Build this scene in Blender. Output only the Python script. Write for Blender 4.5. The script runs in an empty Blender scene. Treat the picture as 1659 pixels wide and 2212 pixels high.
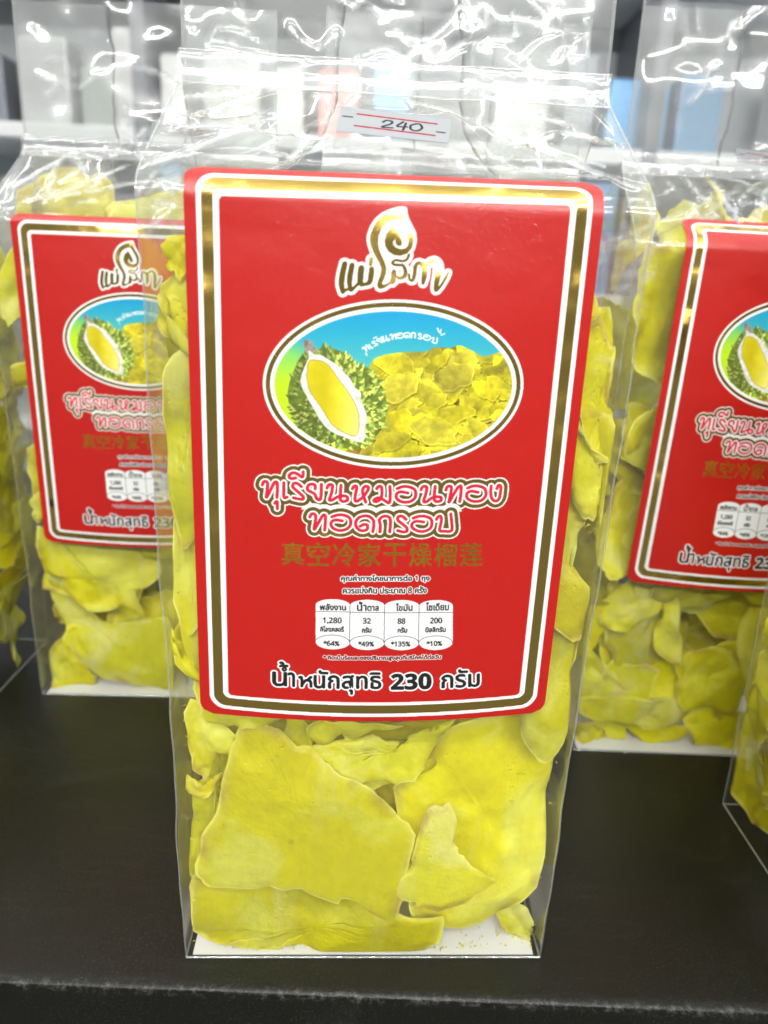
import bpy, math, random
import numpy as np
from math import sin, cos, radians, pi, atan2, sqrt
sc = bpy.context.scene
COL = sc.collection
rng = np.random.default_rng(7); random.seed(7)

# ------------------------------------------------------------------ camera
HC = .22; FPX = 1600.; PITCH = radians(17.4); ROLL = radians(2.6)
def Rx(a): return np.array([[1,0,0],[0,cos(a),-sin(a)],[0,sin(a),cos(a)]])
def Rz(a): return np.array([[cos(a),-sin(a),0],[sin(a),cos(a),0],[0,0,1]])
CR = Rx(pi/2-PITCH) @ Rz(ROLL); CC = np.array([0,-.885*HC,HC])
cam_d = bpy.data.cameras.new('camera'); cam = bpy.data.objects.new('camera', cam_d); COL.objects.link(cam)
from mathutils import Matrix, Vector
M4 = np.eye(4); M4[:3,:3] = CR; M4[:3,3] = CC
cam.matrix_world = Matrix(M4.tolist())
cam_d.sensor_fit = 'VERTICAL'; cam_d.sensor_height = 36; cam_d.lens = 36*FPX/2212
cam_d.clip_start = .01; cam_d.clip_end = 50
cam_d.dof.use_dof = True; cam_d.dof.focus_distance = .225; cam_d.dof.aperture_fstop = 11
sc.camera = cam
def ray(x, y): return CR @ np.array([(x-829.5)/FPX, -(y-1106)/FPX, -1.])
def on_y(x, y, Y):
    d = ray(x, y); return CC + d*((Y-CC[1])/d[1])
def proj(p):
    q = (np.asarray(p)-CC) @ CR
    return np.stack([829.5+FPX*q[...,0]/-q[...,2], 1106-FPX*q[...,1]/-q[...,2]], -1)

# ------------------------------------------------------------------ world, lamps, exposure
w = bpy.data.worlds.new('World'); sc.world = w; w.use_nodes = True
bg = w.node_tree.nodes['Background']; bg.inputs[0].default_value = (.93,.97,1,1); bg.inputs[1].default_value = .28
def tube_lamp(x, y, z, ln, along, e, col=(1,.985,.95)):
    m = bpy.data.materials.get('lamp_glow_%d' % e)
    if not m:
        m = bpy.data.materials.new('lamp_glow_%d' % e); m.use_nodes = True; nt = m.node_tree; nt.nodes.clear(); em = nt.nodes.new('ShaderNodeEmission'); em.inputs[0].default_value = (*col,1); em.inputs[1].default_value = e
        o_ = nt.nodes.new('ShaderNodeOutputMaterial'); nt.links.new(em.outputs[0], o_.inputs[0])
    k = 10; V = []; F = []
    for a in (-.5,.5):
        for i in range(k):
            t = i/k*2*pi; q = (.02*cos(t), a*ln, .02*sin(t)); V.append(q if along == 'y' else (q[1], q[0], q[2]))
    F = [[i,(i+1)%k,k+(i+1)%k,k+i] for i in range(k)]+[list(range(k))[::-1], list(range(k,2*k))]
    me = bpy.data.meshes.new('lamp_tube'); me.from_pydata(V, [], F); me.materials.append(m); o = bpy.data.objects.new('ceiling_tube_lamp', me); COL.objects.link(o); o.location = (x,y,z)
    o['label'] = 'white fluorescent tube lamp under the shop ceiling'; o['category'] = 'lamp'; o['group'] = 'tube lamps under the shop ceiling'; return o
for x, y, z, ln, al, e, wh in ((-.75,-.55,1.75,1.3,'y',20,'left of the bags'),(.55,-.45,1.75,1.3,'y',20,'right of the bags'),(-.95,.95,1.75,1.3,'y',20,'above and left of the rear bags'),(1.3,.6,1.8,1.3,'y',20,'far right'),(-1.5,.5,1.8,1.3,'y',20,'far left'),
        (0,-1.9,1.35,2.4,'x',165,'behind the camera'),(.2,-1.15,1.6,1.3,'x',75,'above the camera'),(0,1.3,1.9,3.,'x',18,'over the aisle')):
    tube_lamp(x, y, z, ln, al, e)['label'] = 'white fluorescent ceiling tube lamp, the one '+wh
sc.view_settings.view_transform = 'Standard'; sc.view_settings.look = 'None'; sc.view_settings.gamma = 1
sc.view_settings.exposure = .03
cy = sc.cycles
cy.max_bounces = 12; cy.transparent_max_bounces = 40; cy.glossy_bounces = 4; cy.diffuse_bounces = 4; cy.transmission_bounces = 4
cy.caustics_reflective = False; cy.sample_clamp_indirect = 4

# ------------------------------------------------------------------ object helpers
def mesh(name, V, F, mat=None, parent=None, smooth=True, uv=None):
    me = bpy.data.meshes.new(name)
    V = np.asarray(V, dtype=np.float32)
    if isinstance(F, np.ndarray) and F.ndim == 2:
        nf, k = F.shape
        me.vertices.add(len(V)); me.vertices.foreach_set('co', V.ravel())
        me.loops.add(nf*k); me.loops.foreach_set('vertex_index', F.ravel().astype(np.int32))
        me.polygons.add(nf); me.polygons.foreach_set('loop_start', np.arange(0, nf*k, k, dtype=np.int32))
        me.update(calc_edges=True); me.validate()
    else:
        me.from_pydata([tuple(map(float, v)) for v in V], [], F); me.update()
    if smooth: me.polygons.foreach_set('use_smooth', np.ones(len(me.polygons), dtype=bool))
    if uv is not None:
        l = me.uv_layers.new(name='UVMap'); vi = np.zeros(len(me.loops), dtype=np.int32); me.loops.foreach_get('vertex_index', vi)
        l.data.foreach_set('uv', np.asarray(uv, dtype=np.float32)[vi].ravel())
    o = bpy.data.objects.new(name, me); COL.objects.link(o)
    if mat: me.materials.append(mat)
    if parent: o.parent = parent
    return o
def tag(o, label=None, cat=None, group=None, kind=None):
    if label: o['label'] = label
    if cat: o['category'] = cat
    if group: o['group'] = group
    if kind: o['kind'] = kind
    return o
def grid_faces(nu, nv, flip=False):
    a = np.arange(nv-1)[:,None]*nu + np.arange(nu-1)[None,:]
    f = np.stack([a, a+1, a+1+nu, a+nu], -1).reshape(-1,4)
    return f[:, ::-1].copy() if flip else f
def boxes(name, bs, mat, parent=None, bev=0):
    V = []; F = []
    for (x0,y0,z0,x1,y1,z1) in bs:
        n = len(V)
        V += [(x0,y0,z0),(x1,y0,z0),(x1,y1,z0),(x0,y1,z0),(x0,y0,z1),(x1,y0,z1),(x1,y1,z1),(x0,y1,z1)]
        F += [[n,n+3,n+2,n+1],[n+4,n+5,n+6,n+7],[n,n+1,n+5,n+4],[n+1,n+2,n+6,n+5],[n+2,n+3,n+7,n+6],[n+3,n,n+4,n+7]]
    o = mesh(name, V, F, mat, parent, smooth=False)
    if bev:
        m = o.modifiers.new('bevel','BEVEL'); m.width = bev; m.segments = 3
    return o

# ------------------------------------------------------------------ node helper
def material(name):
    m = bpy.data.materials.new(name); m.use_nodes = True; nt = m.node_tree; nt.nodes.clear()
    out = nt.nodes.new('ShaderNodeOutputMaterial')
    def N(t, **kw):
        n = nt.nodes.new('ShaderNode'+t)
        for k, v in kw.items():
            if k.startswith('_'): setattr(n, k[1:], v)
            else:
                s = n.inputs[k.replace('__',' ')]
                if hasattr(v, 'is_output'): nt.links.new(v, s)
                else: s.default_value = v
        return n
    def L(a, b): nt.links.new(a, b)
    return m, nt, out, N, L
def plain(name, col, rough=.5, metal=0, **kw):
    m, nt, out, N, L = material(name)
    n = N('TexNoise', Scale=kw.get('scale', 60.), Detail=6.)
    r = N('MapRange', Value=n.outputs[0]); r.inputs[3].default_value = 1-kw.get('var', .12); r.inputs[4].default_value = 1+kw.get('var', .12)
    mx = N('VectorMath', _operation='SCALE'); mx.inputs[0].default_value = col; L(r.outputs[0], mx.inputs['Scale'])
    b = N('BsdfPrincipled', Roughness=rough, Metallic=metal); L(mx.outputs[0], b.inputs['Base Color'])
    L(b.outputs[0], out.inputs[0]); return m

# ------------------------------------------------------------------ raster drawing of the printed label
TW, TH = 1200, 1806
SRC = np.array([[724,640],[2379,687],[2126,2820],[797,2818]], float)     # corners of the label in the photograph
def homog(src, dst):
    A = []
    for (x,y),(u,v) in zip(src, dst):
        A += [[x,y,1,0,0,0,-u*x,-u*y,-u],[0,0,0,x,y,1,-v*x,-v*y,-v]]
    return np.linalg.svd(np.array(A))[2][-1].reshape(3,3)
HM = homog(SRC, [[0,0],[TW,0],[TW,TH],[0,TH]])
def S2T(p):
    p = np.atleast_2d(np.asarray(p, float)); q = np.c_[p, np.ones(len(p))] @ HM.T
    return q[:,:2]/q[:,2:]
def crop(x0, y0, s):
    return lambda p: S2T(np.asarray(p, float)[:, :2]*s + [x0, y0])
cA = crop(980,1850,.31344); cB = crop(1480,1850,.31344); cL = crop(1250,780,.36166)
cT = crop(1050,2200,.5425); cE = crop(1000,1150,.66305); cD = crop(1050,1250,.33153)
def smooth_line(P, n=6, closed=False):
    P = np.asarray(P, float)
    if len(P) < 3 and not closed: return P
    Q = np.vstack([P[-1], P, P[0], P[1]]) if closed else np.vstack([2*P[0]-P[1], P, 2*P[-1]-P[-2]])
    out = []
    for i in range(1, len(Q)-2):
        for t in np.arange(n)/n:
            a, b, c, d = Q[i-1:i+3]
            out.append(.5*((2*b)+(-a+c)*t+(2*a-5*b+4*c-d)*t*t+(-a+3*b-3*c+d)*t**3))
    if not closed: out.append(P[-1])
    return np.array(out)
def stroke(D, P, R=None, reach=60):
    """D: distance array, lowered to the distance to polyline P minus radius R (per point)"""
    H, W = D.shape; P = np.asarray(P, float); R = np.zeros(len(P)) if R is None else np.asarray(R, float)*np.ones(len(P))
    for (a, b, ra, rb) in zip(P[:-1], P[1:], R[:-1], R[1:]):
        m = reach+max(ra, rb)
        x0 = max(int(min(a[0],b[0])-m),0); x1 = min(int(max(a[0],b[0])+m)+1,W); y0 = max(int(min(a[1],b[1])-m),0); y1 = min(int(max(a[1],b[1])+m)+1,H)
        if x1 <= x0 or y1 <= y0: continue
        Y, X = np.mgrid[y0:y1, x0:x1]; d = b-a; L2 = max(d@d, 1e-6)
        t = np.clip(((X-a[0])*d[0]+(Y-a[1])*d[1])/L2, 0, 1)
        q = np.hypot(X-a[0]-t*d[0], Y-a[1]-t*d[1])-(ra+(rb-ra)*t)
        np.minimum(D[y0:y1,x0:x1], q, out=D[y0:y1,x0:x1])
def poly_mask(P, shape):
    H, W = shape; P = np.asarray(P, float)
    x0 = max(int(P[:,0].min()),0); x1 = min(int(P[:,0].max())+2,W); y0 = max(int(P[:,1].min()),0); y1 = min(int(P[:,1].max())+2,H)
    M = np.zeros(shape, bool)
    if x1 <= x0 or y1 <= y0: return M
    Y, X = np.mgrid[y0:y1, x0:x1]; m = np.zeros(X.shape, bool)
    Q = np.roll(P, -1, 0)
    for (ax,ay),(bx,by) in zip(P, Q):
        if ay == by: continue
        c = ((ay > Y) != (by > Y)) & (X < (bx-ax)*(Y-ay)/(by-ay)+ax)
        m ^= c
    M[y0:y1,x0:x1] = m; return M
def fbm(shape, cell, octaves=4, seed=0):
    r = np.random.default_rng(seed); H, W = shape; out = np.zeros(shape); amp = 1.; tot = 0
    for o in range(octaves):
        gh, gw = int(H/cell)+3, int(W/cell)+3; g = r.random((gh, gw))
        y = np.arange(H)/cell; x = np.arange(W)/cell; iy = y.astype(int); ix = x.astype(int)
        fy = y-iy; fx = x-ix; fy = (fy*fy*(3-2*fy))[:,None]; fx = (fx*fx*(3-2*fx))[None,:]
        a = g[np.ix_(iy,ix)]; b = g[np.ix_(iy,ix+1)]; c = g[np.ix_(iy+1,ix)]; d = g[np.ix_(iy+1,ix+1)]
        out += amp*((a*(1-fx)+b*fx)*(1-fy)+(c*(1-fx)+d*fx)*fy); tot += amp; amp *= .5; cell = max(cell/2, 1.01)
    return out/tot
def glyph_mask(s, cx0, cy0, cx1, cy1, shape, cr, bold=0.):
    """text rendered with Blender's own font, fitted to a box given in crop coordinates"""
    c = bpy.data.curves.new('t','FONT'); c.body = s; c.size = 1; c.resolution_u = 4
    o = bpy.data.objects.new('t', c); COL.objects.link(o); bpy.context.view_layer.update()
    me = o.to_mesh(); v = np.zeros(len(me.vertices)*3); me.vertices.foreach_get('co', v); v = v.reshape(-1,3)[:,:2]
    me.calc_loop_triangles(); T = np.zeros(len(me.loop_triangles)*3, dtype=np.int32); me.loop_triangles.foreach_get('vertices', T); T = T.reshape(-1,3)
    o.to_mesh_clear(); bpy.data.objects.remove(o); bpy.data.curves.remove(c)
    M = np.zeros(shape, bool)
    if not len(v): return M
    lo, hi = v.min(0), v.max(0)
    P = np.c_[cx0+(v[:,0]-lo[0])/(hi[0]-lo[0])*(cx1-cx0), cy1-(v[:,1]-lo[1])/(hi[1]-lo[1])*(cy1-cy0)]
    P = cr(P); H, W = shape
    for t in T:
        p = P[t]; x0 = max(int(p[:,0].min()),0); x1 = min(int(p[:,0].max())+2,W); y0 = max(int(p[:,1].min()),0); y1 = min(int(p[:,1].max())+2,H)
        if x1 <= x0 or y1 <= y0: continue
        Y, X = np.mgrid[y0:y1, x0:x1]; m = np.ones(X.shape, bool); a, b, c_ = p
        s_ = (b[0]-a[0])*(c_[1]-a[1])-(b[1]-a[1])*(c_[0]-a[0]); s_ = 1 if s_ > 0 else -1
        for q, r_ in ((a,b),(b,c_),(c_,a)): m &= s_*((r_[0]-q[0])*(Y-q[1])-(r_[1]-q[1])*(X-q[0])) >= -1e-3
        M[y0:y1,x0:x1] |= m
    return dilate(M, bold) if bold >= 1 else M
def dilate(M, r):
    ys, xs = np.nonzero(M)
    if not len(ys): return M
    y0, y1, x0, x1 = max(ys.min()-int(r)-2,0), ys.max()+int(r)+3, max(xs.min()-int(r)-2,0), xs.max()+int(r)+3
    A = M[y0:y1,x0:x1]; B = A.copy(); h, w_ = A.shape; ri = int(r)
    for dy in range(-ri, ri+1):
        k = int(sqrt(max(r*r-dy*dy,0)))
        for dx in range(-k, k+1):
            B[max(dy,0):h+min(dy,0), max(dx,0):w_+min(dx,0)] |= A[max(-dy,0):h+min(-dy,0), max(-dx,0):w_+min(-dx,0)]
    R_ = M.copy(); R_[y0:y1,x0:x1] = B; return R_

TITLE_A = dict(
 tho=[(183,212),(195,178),(222,168),(248,190),(240,290),(235,365),(285,270),(330,182),(360,175),(370,215),(362,365)],
 u=[(335,437),(352,418),(368,425),(366,505)],
 e=[(448,180),(447,300),(452,365),(488,358)],
 ro=[(662,225),(615,188),(568,190),(560,235),(620,290),(680,345),(682,380),(640,382),(565,366)],
 ii=[(592,118),(545,128),(513,110),(522,75),(565,55),(612,68),(665,105),(680,95),(683,42)],
 yo=[(832,252),(828,208),(790,192),(745,212),(738,262),(790,295),(826,318),(848,368),(885,388),(902,340),(905,195)],
 no=[(975,240),(992,205),(1025,196),(1042,220),(1030,300),(1005,385),(1040,388),(1100,350),(1160,335),(1215,345),(1225,385),(1180,405),(1142,390),(1136,340),(1145,205)],
 ho=[(1285,247),(1300,218),(1330,215),(1335,250),(1320,330),(1318,392),(1350,398),(1420,340),(1470,270),(1478,225),(1440,218),(1412,250),(1412,310),(1430,370),(1446,412)])
TITLE_B = dict(
 mo=[(-15,247),(5,220),(35,218),(48,250),(45,340),(20,385),(-25,408),(-50,395),(-30,370),(20,358),(75,388),(138,420),(150,320),(145,218)],
 o=[(235,245),(300,222),(380,225),(450,262),(458,345),(400,403),(305,412),(232,372),(228,312),(280,285),(365,300)],
 no2=[(525,262),(545,225),(578,218),(597,240),(582,320),(558,402),(592,410),(650,368),(710,350),(765,355),(772,392),(730,410),(695,398),(688,345),(698,220)],
 tho2=[(830,268),(845,230),(875,218),(898,238),(885,330),(868,418),(920,330),(985,228),(1018,228),(1012,330),(1000,412)],
 o2=[(1097,245),(1162,222),(1242,225),(1312,262),(1320,345),(1262,403),(1167,412),(1094,372),(1090,312),(1142,285),(1227,300)],
 ngo=[(1388,225),(1383,320),(1400,385),(1445,415),(1485,385),(1503,310),(1506,230),(1478,218),(1458,258)])
TITLE2_A = dict(
 tho3=[(765,603),(780,570),(812,560),(836,585),(832,660),(820,755),(875,665),(925,580),(955,585),(955,660),(947,762)],
 o3=[(1035,597),(1100,575),(1180,575),(1252,612),(1262,692),(1208,750),(1120,765),(1040,728),(1026,668),(1075,636),(1162,645)],
 do=[(1380,712),(1425,688),(1468,700),(1462,750),(1400,768),(1340,730),(1325,660),(1375,598),(1470,584),(1535,630),(1545,700),(1533,778)])
TITLE2_B = dict(
 ko=[(25,782),(30,700),(18,632),(60,592),(125,592),(153,640),(145,782)],
 ro2=[(342,627),(300,590),(250,592),(243,635),(300,685),(352,732),(350,775),(300,782),(240,765)],
 o4=[(430,612),(500,590),(580,592),(652,632),(650,722),(590,770),(500,776),(422,732),(418,680),(470,650),(558,662)],
 bo=[(715,632),(732,600),(765,592),(775,640),(760,720),(755,770),(810,778),(900,772),(900,660),(890,562)])
def rgb(r, g, b): return np.array([r, g, b], float)/255
def paint_label():
    sh = (TH, TW); C = np.zeros((TH, TW, 3)); G = np.zeros(sh)
    RED = rgb(180,17,6); WHITE = rgb(240,242,240); GOLD = rgb(205,172,84)
    C[:] = RED
    Y, X = np.mgrid[0:TH, 0:TW]
    # printed border: nested rounded rectangles (1 mm = 11.88 px); the lower edge bows a little
    def rr(ml, mt, mr, mb, r, bow=10):
        cx, cy_ = TW/2, TH/2
        yy = Y - bow*np.clip((Y-TH*.75)/(TH*.25),0,1)*(1-((X-cx)/(TW/2))**2) + 0
        hx = (TW-ml-mr)/2; hy = (TH-mt-mb)/2; ox = (ml+TW-mr)/2; oy = (mt+TH-mb)/2
        qx = np.abs(X-ox)-(hx-r); qy = np.abs(yy-oy)-(hy-r)
        return (np.hypot(np.maximum(qx,0),np.maximum(qy,0))+np.minimum(np.maximum(qx,qy),0)-r) < 0
    C[rr(33,29,33,27,54)] = WHITE
    m = rr(48,44,48,40,44); C[m] = GOLD; G[m] = 1
    m = rr(80,77,80,71,26); C[m] = WHITE; G[m] = 0
    m = rr(98,95,98,83,15); C[m] = RED
    # oval picture
    c0 = cE([(815,560)])[0]; ax = cE([(1573,560)])[0][0]-c0[0]; ay = (cE([(815,1055)])[0][1]-cE([(815,62)])[0][1])/2
    c0 = np.array([(cE([(57,560)])[0][0]+cE([(1573,560)])[0][0])/2, (cE([(815,62)])[0][1]+cE([(815,1055)])[0][1])/2]); ax = (cE([(1573,560)])[0][0]-cE([(57,560)])[0][0])/2
    def ell(f): return (np.hypot((X-c0[0])/(ax-f), (Y-c0[1])/(ay-f)) < 1)
    C[ell(0)] = WHITE; m = ell(9); C[m] = GOLD; G[m] = 1; m = ell(22); C[m] = WHITE; G[m] = 0
    pic = ell(35)
    u = (X-c0[0])/ax; v = (Y-c0[1])/ay
    n1 = fbm(sh, 120, 3, 3)
    tt = np.clip((v+.9)/1.0, 0, 1)[...,None]; sky = rgb(0,150,205)*(1-tt)+rgb(120,200,170)*tt
    k = np.clip((v*1.1-u*.9+n1*.5-.25)*1.3, 0, 1)[...,None]; sky = sky*(1-k)+rgb(190,228,20)*k
    P = np.zeros_like(C); P[:] = sky
    # fried slices heap
    r = np.random.default_rng(5)
    heap = smooth_line(cE([(600,1000),(640,860),(760,620),(670,520),(690,430),(760,390),(900,372),(1000,370),(1060,345),(1140,350),(1200,335),(1280,370),(1340,400),(1420,380),(1560,385),(1600,1050)]), 5, True)
    hm = poly_mask(heap, sh); fine = fbm(sh, 14, 4, 8); med = fbm(sh, 50, 3, 9)
    P[hm] = (rgb(130,104,30)*(.6+.8*med[...,None]))[hm]
    cs = [(r.uniform(660,1560), r.uniform(375,1010), r.uniform(50,135), r.uniform(.35,.75)) for _ in range(210)]
    cs.sort(key=lambda t: t[1]+r.uniform(-120,120)); cs += [(1170,520,115,.8),(820,440,150,.45),(850,580,140,.6),(1050,840,150,.62),(1350,600,90,.6),(1320,840,110,.5),(800,900,120,.5)]
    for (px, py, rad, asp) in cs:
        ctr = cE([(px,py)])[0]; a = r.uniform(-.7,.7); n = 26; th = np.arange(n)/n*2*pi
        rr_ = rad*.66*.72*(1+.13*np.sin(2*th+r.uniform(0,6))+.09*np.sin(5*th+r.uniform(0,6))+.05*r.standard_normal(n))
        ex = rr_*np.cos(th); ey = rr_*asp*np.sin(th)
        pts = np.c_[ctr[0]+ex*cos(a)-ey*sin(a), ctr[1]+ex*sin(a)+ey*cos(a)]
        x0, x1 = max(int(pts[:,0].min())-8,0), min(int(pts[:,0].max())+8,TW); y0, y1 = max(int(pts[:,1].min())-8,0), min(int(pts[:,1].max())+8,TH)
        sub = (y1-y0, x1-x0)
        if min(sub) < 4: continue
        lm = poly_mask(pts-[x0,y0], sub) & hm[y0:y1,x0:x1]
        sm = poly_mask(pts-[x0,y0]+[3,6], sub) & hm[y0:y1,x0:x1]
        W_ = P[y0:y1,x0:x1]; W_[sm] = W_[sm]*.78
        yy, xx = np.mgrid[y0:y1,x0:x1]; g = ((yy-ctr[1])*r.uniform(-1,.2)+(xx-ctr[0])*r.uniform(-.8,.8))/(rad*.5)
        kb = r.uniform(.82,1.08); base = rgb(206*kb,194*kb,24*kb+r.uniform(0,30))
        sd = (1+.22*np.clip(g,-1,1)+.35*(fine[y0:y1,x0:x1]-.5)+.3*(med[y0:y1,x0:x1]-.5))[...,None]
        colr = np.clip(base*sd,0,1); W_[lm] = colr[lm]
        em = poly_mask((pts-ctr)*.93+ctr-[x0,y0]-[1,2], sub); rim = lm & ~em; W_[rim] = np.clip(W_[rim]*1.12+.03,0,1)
    # durian
    body = [(420,480),(330,650),(262,850),(258,1000),(310,1200),(390,1330),(560,1460),(800,1550),(1060,1580),(1230,1480),(1370,1280),(1400,1050),(1330,800),(1200,640),(1040,580),(850,430),(690,400),(560,430)]
    B = smooth_line(cD(body), 5, True); bm = poly_mask(B, sh); P[bm] = (rgb(96,112,36)*(.55+.9*fine[...,None]))[bm]
    bc = cD([(800,1000)])[0]
    cen = []
    while len(cen) < 360:
        q = bc+r.uniform(-1,1,2)*[240,250]; i, j = int(q[1]), int(q[0])
        if bm[i,j]: cen.append(q)
    cen.sort(key=lambda q: -np.hypot(*(q-bc)))
    for q in cen:
        d = q-bc; L_ = np.hypot(*d); d = d/L_; e = np.array([-d[1], d[0]]); s = r.uniform(11,17); tip = q+d*s*1.5*(L_/200)+e*r.uniform(-3,3)+[0,-3]
        l_ = q+e*s*.8; r2 = q-e*s*.8; bt = q-d*s*.5
        lt = 1.25 if q[0] > bc[0] else .92
        for tri, cc in (((l_,tip,bt), rgb(176,188,84)*lt), ((r2,tip,bt), rgb(94,116,46)*lt)):
            x0, y0 = int(min(t[0] for t in tri))-1, int(min(t[1] for t in tri))-1
            m = poly_mask(np.array(tri)-[x0,y0], (46,46)); P[y0:y0+46,x0:x0+46][m] = cc*r.uniform(.8,1.15)
    st = poly_mask(smooth_line(cD([(430,330),(480,300),(530,320),(560,380),(590,440),(500,470),(450,420)]),4,True), sh); P[st] = (rgb(150,140,130)*(.5+fine[...,None]))[st]
    pith = smooth_line(cD([(500,430),(560,470),(640,480),(720,530),(860,620),(920,700),(980,760),(1030,860),(1100,920),(1100,1000),(1140,1100),(1170,1210),(1150,1350),(1150,1450),(1080,1500),(900,1440),(800,1400),(700,1330),(620,1230),(560,1120),(470,960),(400,800),(440,640),(490,530)]), 4, True)
    pm = poly_mask(pith, sh); P[pm] = (rgb(226,226,216)*(.86+.28*fine[...,None]))[pm]
    pod = smooth_line(cD([(500,560),(560,545),(680,570),(760,650),(850,780),(960,930),(1050,1100),(1075,1250),(1060,1400),(1000,1420),(880,1370),(760,1280),(640,1090),(540,950),(490,830),(485,680)]), 4, True)
    pm2 = poly_mask(pod, sh); g = np.clip(((X-bc[0])*.9+(Y-bc[1])*.1)/90+.3, 0, 1)[...,None]
    P[dilate(pm2, 2.)] = rgb(150,128,30)
    P[pm2] = (np.clip((rgb(206,190,6)*(1-g)+rgb(240,232,110)*g)*(.93+.15*med[...,None]), 0, 1))[pm2]
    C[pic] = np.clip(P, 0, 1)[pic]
    # arched small lettering over the heap
    A2 = np.full(sh, 99.)
    gl = [TITLE_A[k] for k in ('tho','e','ro','yo','no')]+[TITLE2_A['tho3'], TITLE2_A['o3'], TITLE2_A['do']]+[TITLE2_B[k] for k in ('ko','ro2','o4','bo')]
    pos = [(655,352),(683,338),(706,322),(735,306),(768,294),(812,283),(853,277),(893,274),(930,274),(968,280),(1008,288),(1052,302)]
    for i, (gg, pc) in enumerate(zip(gl, pos)):
        gg = np.array(gg, float); mid = (gg.min(0)+gg.max(0))/2; a = radians([-38,-34,-30,-24,-18,-10,-6,-2,2,6,10,12][i]); q = (gg-mid)*.155*np.array([1.08,1.])
        q = np.c_[q[:,0]*cos(a)-q[:,1]*sin(a), q[:,0]*sin(a)+q[:,1]*cos(a)]+pc
        stroke(A2, smooth_line(cE(q), 3), reach=4)
    for q in ([(700,292),(716,284)],[(655,378),(660,392)],[(1070,232),(1078,255)],[(1090,240),(1086,262)],[(1112,265),(1092,273)]): stroke(A2, cE(q), reach=4)
    C[(A2 < 1.9) & pic] = WHITE
    # logo
    lg = cL([(915,165),(860,168),(780,188),(700,225),(630,285),(580,365),(552,450),(555,530),(580,610),(620,690),(650,740),(672,800),(665,870),(640,935),(628,985),(640,1015),(662,1025),(700,1018),(740,990),(765,970),(800,975),(822,950),(835,880),(830,825),(800,810),(780,840),(775,910),(760,950),(715,975),(690,978),(680,965),(700,920),(722,860),(725,790),(705,725),(670,650),(648,590),(638,520),(645,450),(670,380),(710,325),(770,285),(862,262),(890,310),(920,370),(950,440),(965,500),(958,550),(930,585),(880,592),(830,575),(800,545),(798,515),(825,480),(822,520),(840,550),(870,560),(893,545),(895,510),(880,470),(850,400),(822,338),(770,370),(725,430),(707,500),(715,560),(750,620),(810,658),(880,665),(950,640),(1000,580),(1018,500),(1010,420),(970,340),(935,270),(918,210)])
    D = np.full(sh, 99.)
    for P_, R_ in (([(283,752),(258,870),(247,970),(262,1055)],[29,31,31,24]), ([(362,768),(340,880),(335,970),(350,1035),(395,1000),(440,955)],[28,30,27,22,16,16]),
                   ([(460,800),(450,890),(452,965),(500,975),(548,950),(563,880),(570,808)],[33,34,30,18,26,29,27]), ([(262,1055),(310,1030),(350,1035)],[22,14,14]),
                   ([(564,700),(558,758)],[21,19]),
                   ([(968,655),(945,705),(900,722),(830,712),(792,735),(810,760),(870,765),(905,770),(930,830),(920,885),(870,908),(825,885)],[15,14,14,13,14,14,13,15,20,21,17,10]),
                   ([(968,870),(975,920),(1008,930),(1028,860),(1035,790),(1060,745),(1105,755),(1135,800),(1132,880),(1118,960)],[14,14,17,20,22,18,22,27,28,20]),
                   ([(1150,790),(1190,735),(1245,722),(1280,770),(1280,870),(1262,960),(1255,1035),(1300,1000),(1350,920),(1385,850)],[14,18,20,26,30,28,22,14,14,11])):
        k = smooth_line(np.c_[np.array(P_,float), R_], 4); f = (cL([(1000,500)])-cL([(900,500)]))[0][0]/100
        stroke(D, cL(k), k[:,2]*f, reach=22)
    gm = poly_mask(lg, sh) | (D < 0)
    wm = dilate(gm, 10); 
    flm = poly_mask(cL([(862,262),(770,285),(640,450),(640,560),(720,790),(800,810),(960,640),(1000,560),(950,420)]), sh)
    wm |= flm; C[wm] = WHITE; G[wm] = 0
    C[gm] = GOLD; G[gm] = 1
    # title: red strokes in white, in gold, in white
    Dp = None
    for cs_ in ((( cA, TITLE_A),(cB, TITLE_B)), ((cA, TITLE2_A),(cB, TITLE2_B))):
        D = np.full(sh, 99.)
        for cr, dct in cs_:
            for P_ in dct.values(): stroke(D, cr(smooth_line(P_, 5)), reach=34)
        s = .2375
        if Dp is not None: m = (D < 150*s) & (Dp < 150*s); C[m] = WHITE; G[m] = 0
        Dp = D
        m = D < 112*s; C[m] = WHITE; G[m] = 0
        m = D < 94*s; C[m] = GOLD; G[m] = 1
        m = D < 44*s; C[m] = WHITE; G[m] = 0
        m = D < 21*s; C[m] = rgb(204,22,48)
    # small print
    ink = rgb(24,22,24)
    def outlined(s, x0, y0, x1, y1, bold, w_, col=ink):
        m = glyph_mask(s, x0, y0, x1, y1, sh, cT, bold); C[dilate(m, w_)] = WHITE; C[m] = col
    zh = '真空冷家干燥榴莲'
    for i, ch in enumerate(zh):
        x0 = 1112+i*97.5; cc = crop(0,0,1.)
        m = glyph_mask(ch, x0, 2138+i*.6, x0+86, 2226+i*.8, sh, cc, 1.5); k = fbm(sh, 20, 2, 40+i)
        C[m] = rgb(196,140,40); G[m] = .8
    outlined('คุณค่าทางโภชนาการต่อ 𝟣 ถุง', 535,116,1156,168, 1.1, 3.5)
    outlined('ควรแบ่งกิน ประมาณ 𝟪 ครั้ง', 548,198,1136,246, 1.1, 3.5)
    outlined('* คิดเป็นร้อยละของปริมาณสูงสุดที่บริโภคได้ต่อวัน', 410,680,1238,720, 1.0, 2.5, rgb(90,20,26))
    m = np.zeros(sh, bool)
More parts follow.
